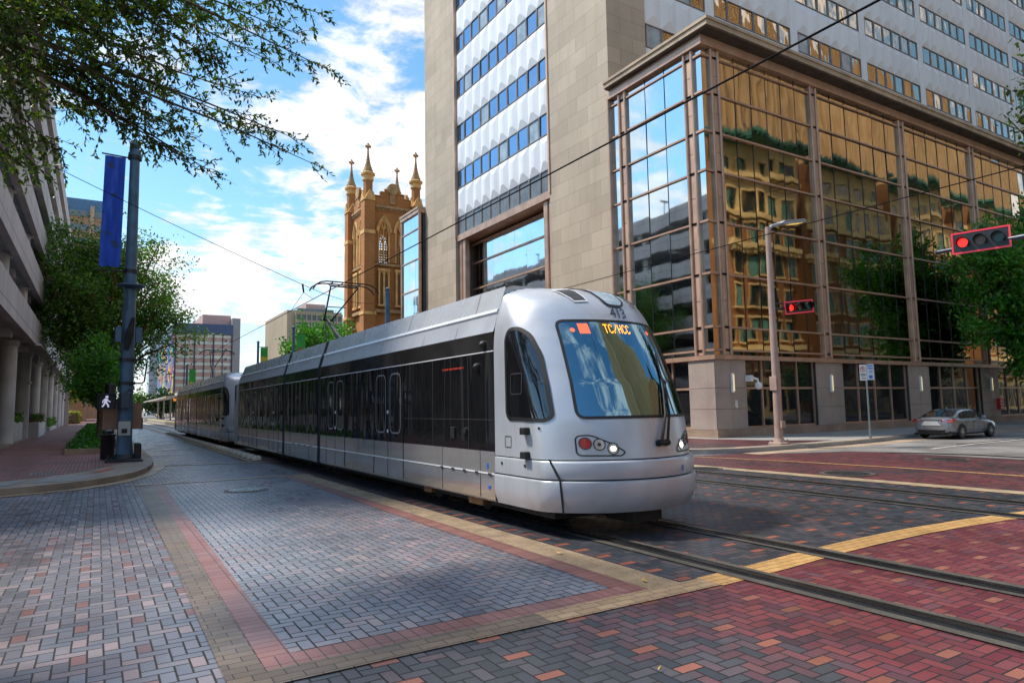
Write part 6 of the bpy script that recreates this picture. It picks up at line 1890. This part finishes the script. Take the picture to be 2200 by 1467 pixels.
for j in range(14):
    MB().box(-13,219.8,6+j*3.9,-.9,220,7.8+j*3.9).build('window_band', m_glb, bt)
for s in (-9.5,-3.2): MB().box(s-.5,219.6,0,s+.5,220,60).build('pier', plain('pale stone pier', (.5,.36,.24), .8) if 'pale stone pier' not in MATS else MATS['pale stone pier'], bt)
yb_ = thing('yellow_hedge', (-3.6,122,0), 'clipped yellow hedge beside the peach wall past the garage', 'hedge')
rr = random.Random(5); vs = []; fs = []
for j in range(1800):
    p = Vector((rr.uniform(-4.2,-2.2), rr.uniform(117,126), rr.uniform(.2,2.0))); leaf(vs, fs, p, rvec(rr), rvec(rr), .32, .2)
mb = MB(); mb.box(-4.0,117.2,.1,-2.4,125.8,1.8); mb.build('stems', m_bark, yb_); mesh_leaves(vs, fs, 'foliage', l_yel, yb_)
wl = MB(); wl.box(-16,132,.1,-3.4,132.4,3.4); wl.box(-16.1,131.9,3.4,-3.3,132.5,3.6); setp(wl.build('garden_wall', plain('peach wall', (.50,.30,.20), .8)), 'peach coloured wall closing the end of the garage frontage', 'wall')
# station between the tracks
stn = thing('tram_station', (9.1,104,0), 'small tram station with a white canopy and grey kiosk down the street', 'station')
MB().cbox(7.9,90,.01,10.3,150,.42,.05).build('platform', m_conc, stn)
MB().box(7.95,90.2,.42,8.35,150,.44).build('edge_strip', plain('yellow tactile edge', (.65,.45,.05), .6), stn)
mb = MB(); mb.prism([(7.4,96,3.5),(10.8,96,3.9),(10.8,96,4.05),(7.4,96,3.7)], (0,50,0)); mb.build('canopy', plain('white canopy', (.62,.60,.56), .5), stn)
for y in (98,110,122,134): MB().tube((9.1,y,.4),(9.1,y,3.7),.12).build('column', m_gconc, stn)
MB().cbox(8.8,95.5,.42,10.3,98.5,3.3,.03).build('kiosk', plain('kiosk grey', (.45,.47,.47), .5), stn)
MB().box(8.6,95.3,3.3,10.5,98.7,4.1).build('kiosk_sign', m_white, stn)
MB().box(9.0,95.40,.6,9.7,95.5,2.0).build('display_case', m_black, stn)
MB().box(8.2,95.4,3.05,8.75,95.5,3.35).build('led_board', emis('orange board', (1,.3,.02), .8), stn)
mb = MB()
for a in range(16): mb.poly([(10.05+.36*cos(2*pi*(a+i)/16)*r_, 95.38, 2.75+.36*sin(2*pi*(a+i)/16)*r_) for i, r_ in ((0,1),(1,1),(1,.75),(0,.75))])
mb.quad((9.83,95.378,2.56),(9.88,95.378,2.50),(10.27,95.378,2.94),(10.22,95.378,3.0)); mb.build('prohibition_sign', m_sr, stn, fix=False)
fn_ = thing('platform_fence', (7.2,84,0), 'short dark metal railing in front of the station platform', 'fence')
mb = MB()
for k in range(14): mb.tube((6.9-.0*k,80+k*.7,.02),(6.9,80+k*.7,1.1),.03)
mb.tube((6.9,80,1.1),(6.9,89.1,1.1),.04); mb.tube((6.9,80,.5),(6.9,89.1,.5),.03)
o = mb.build('railing', m_black, fn_); [setattr(q_, 'location', Vector((-2.6,0,0))) for q_ in (fn_,)]
fn_.location = (4.35,84,0)

# ------------------------------------------------------------------ block across the cross street (seen in the mirror glass)
m_hb = bricks('hotel brick', (.46,.19,.06), (.38,.15,.05), (.32,.2,.09), .5, .18, .016, .85, .12, .2, .5, .2)
m_hs = plain('hotel terracotta', (.88,.62,.27), .7, var=.2, scale=.6, streak=.2)
m_hg = plain('verdigris cornice', (.05,.20,.13), .6, var=.25)
m_hw = plain('hotel window', (.012,.03,.03), .12, var=.5, scale=.3)
m_hc = plain('green curtain', (.10,.28,.22), .8, var=.3, scale=3)
ht = thing('brick_hotel', (70,-12,.15), 'ornate brown brick hotel with green cornice, reflected in the podium glass', 'building')
def hotel_wing(xa, xb, yf, yb):
    MB().box(xa,yb,.15,xb,yf,30).build('wall', m_hb, ht)
    mb = MB(); mb.box(xa-.15,yf,21.6,xb+.15,yf+.12,29.4); mb.build('stone_storey', m_hs, ht)
    mb = MB()
    for z, o_ in ((7.2,.35),(18.0,.55),(21.4,.3),(25.6,.5)): mb.box(xa-o_*.6,yf+.12,z,xb+o_*.6,yf+.12+o_,z+.55)
    k = 0
    x = xa
    while x < xb: mb.box(x,yf+.12,17.55,x+.28,yf+.55,18.0); x += .7
    mb.build('string_course', m_hs, ht)
    mb = MB(); mb.box(xa-1.1,yf-.2,29.4,xb+1.1,yf+1.3,29.7); mb.box(xa-1.3,yf-.2,29.7,xb+1.3,yf+1.7,30.0)
    x = xa-1
    while x < xb+1: mb.box(x,yf+1.3,29.45,x+.3,yf+1.66,29.72); mb.box(x,yf+1.5,30.0,x+.3,yf+1.62,30.3); x += .9
    mb.build('cornice', m_hg, ht)
    nb = max(3, int((xb-xa)/2.4)); st = (xb-xa)/nb
    for r_ in range(7):
        z = 4.2+r_*3.45 if r_ else 4.0
        f = MB(); g = MB(); c = MB()
        for k in range(nb):
            xc = xa+st*(k+.5); z0 = 8.2+ (r_)*3.42-3.3
            g.box(xc-.70,yf+.125,z0,xc+.70,yf+.14,z0+2.3)
            f.box(xc-.85,yf+.12,z0-.18,xc+.85,yf+.36,z0); f.box(xc-.80,yf+.12,z0+2.3,xc+.80,yf+.30,z0+2.5); f.box(xc-.76,yf+.12,z0,xc-.70,yf+.2,z0+2.3); f.box(xc+.70,yf+.12,z0,xc+.76,yf+.2,z0+2.3)
            if R.random() < .6: c.box(xc-.5,yf+.141,z0+.1,xc-.5+R.uniform(.35,1.0),yf+.15,z0+2.1)
        w_ = g.build('window', m_hw, ht); f.build('surround', m_hs, w_)
        if c.v: c.build('curtain', m_hc, w_)
    mb = MB(); mb.box(xa,yf+.1,.15,xb,yf+.5,4.3); mb.build('base_storey', m_hs, ht)
    g = MB()
    x = xa+.8
    while x < xb-2: g.box(x,yf+.5,.6,x+1.9,yf+.56,3.6); x += 2.7
    g.build('shop_window', m_hw, ht)
hotel_wing(54.0,66.4,-5.3,-32); hotel_wing(70.2,83.5,-5.3,-32); hotel_wing(87.5,104,-5.3,-32); hotel_wing(108,140,-5.3,-32)  # last wing added, unseen, so the glass mirrors brick instead of sky
MB().box(66.4,-34,.15,87.5,-19,29).build('court_wall', m_hb, ht)
tt = thing('ribbed_tower', (126,-60,.15), 'tall tan tower with vertical ribs behind the hotel, seen only in reflections', 'building')
m_rt = plain('tan ribs', (.46,.29,.13), .75, var=.12, scale=.1)
MB().box(42,-75,.15,234,-45,95).build('wall', m_hw, tt)
for k in range(64):
    x = 42+k*3.0; MB().box(x,-45.0,.15,x+1.35,-44.0,95).build('rib', m_rt, tt)
for k in range(10):
    y = -75+k*3.2; MB().box(41.2,y,.15,42.0,y+1.4,95).build('rib', m_rt, tt)
sb = thing('white_curved_building', (9,-48,.15), 'pale office building behind the viewpoint with stacked glass bands', 'building')
MB().box(-6,-70,.15,18,-45,26).build('wall', plain('pale facade', (.52,.50,.40), .6), sb)
for k in range(6): MB().box(-5.5,-45.1,3+k*3.8,17.5,-44.8,5.2+k*3.8).build('window_band', m_glb, sb)
ws_ = thing('west_block', (-40,-40,.15), 'plain concrete block behind the viewpoint on the left', 'building')
MB().box(-70,-70,.15,-14,-22,18).build('wall', m_gar, ws_)
for k in range(4): MB().box(-69,-22.1,3+k*3.8,-15,-21.9,5.2+k*3.8).build('window_band', m_glb, ws_)
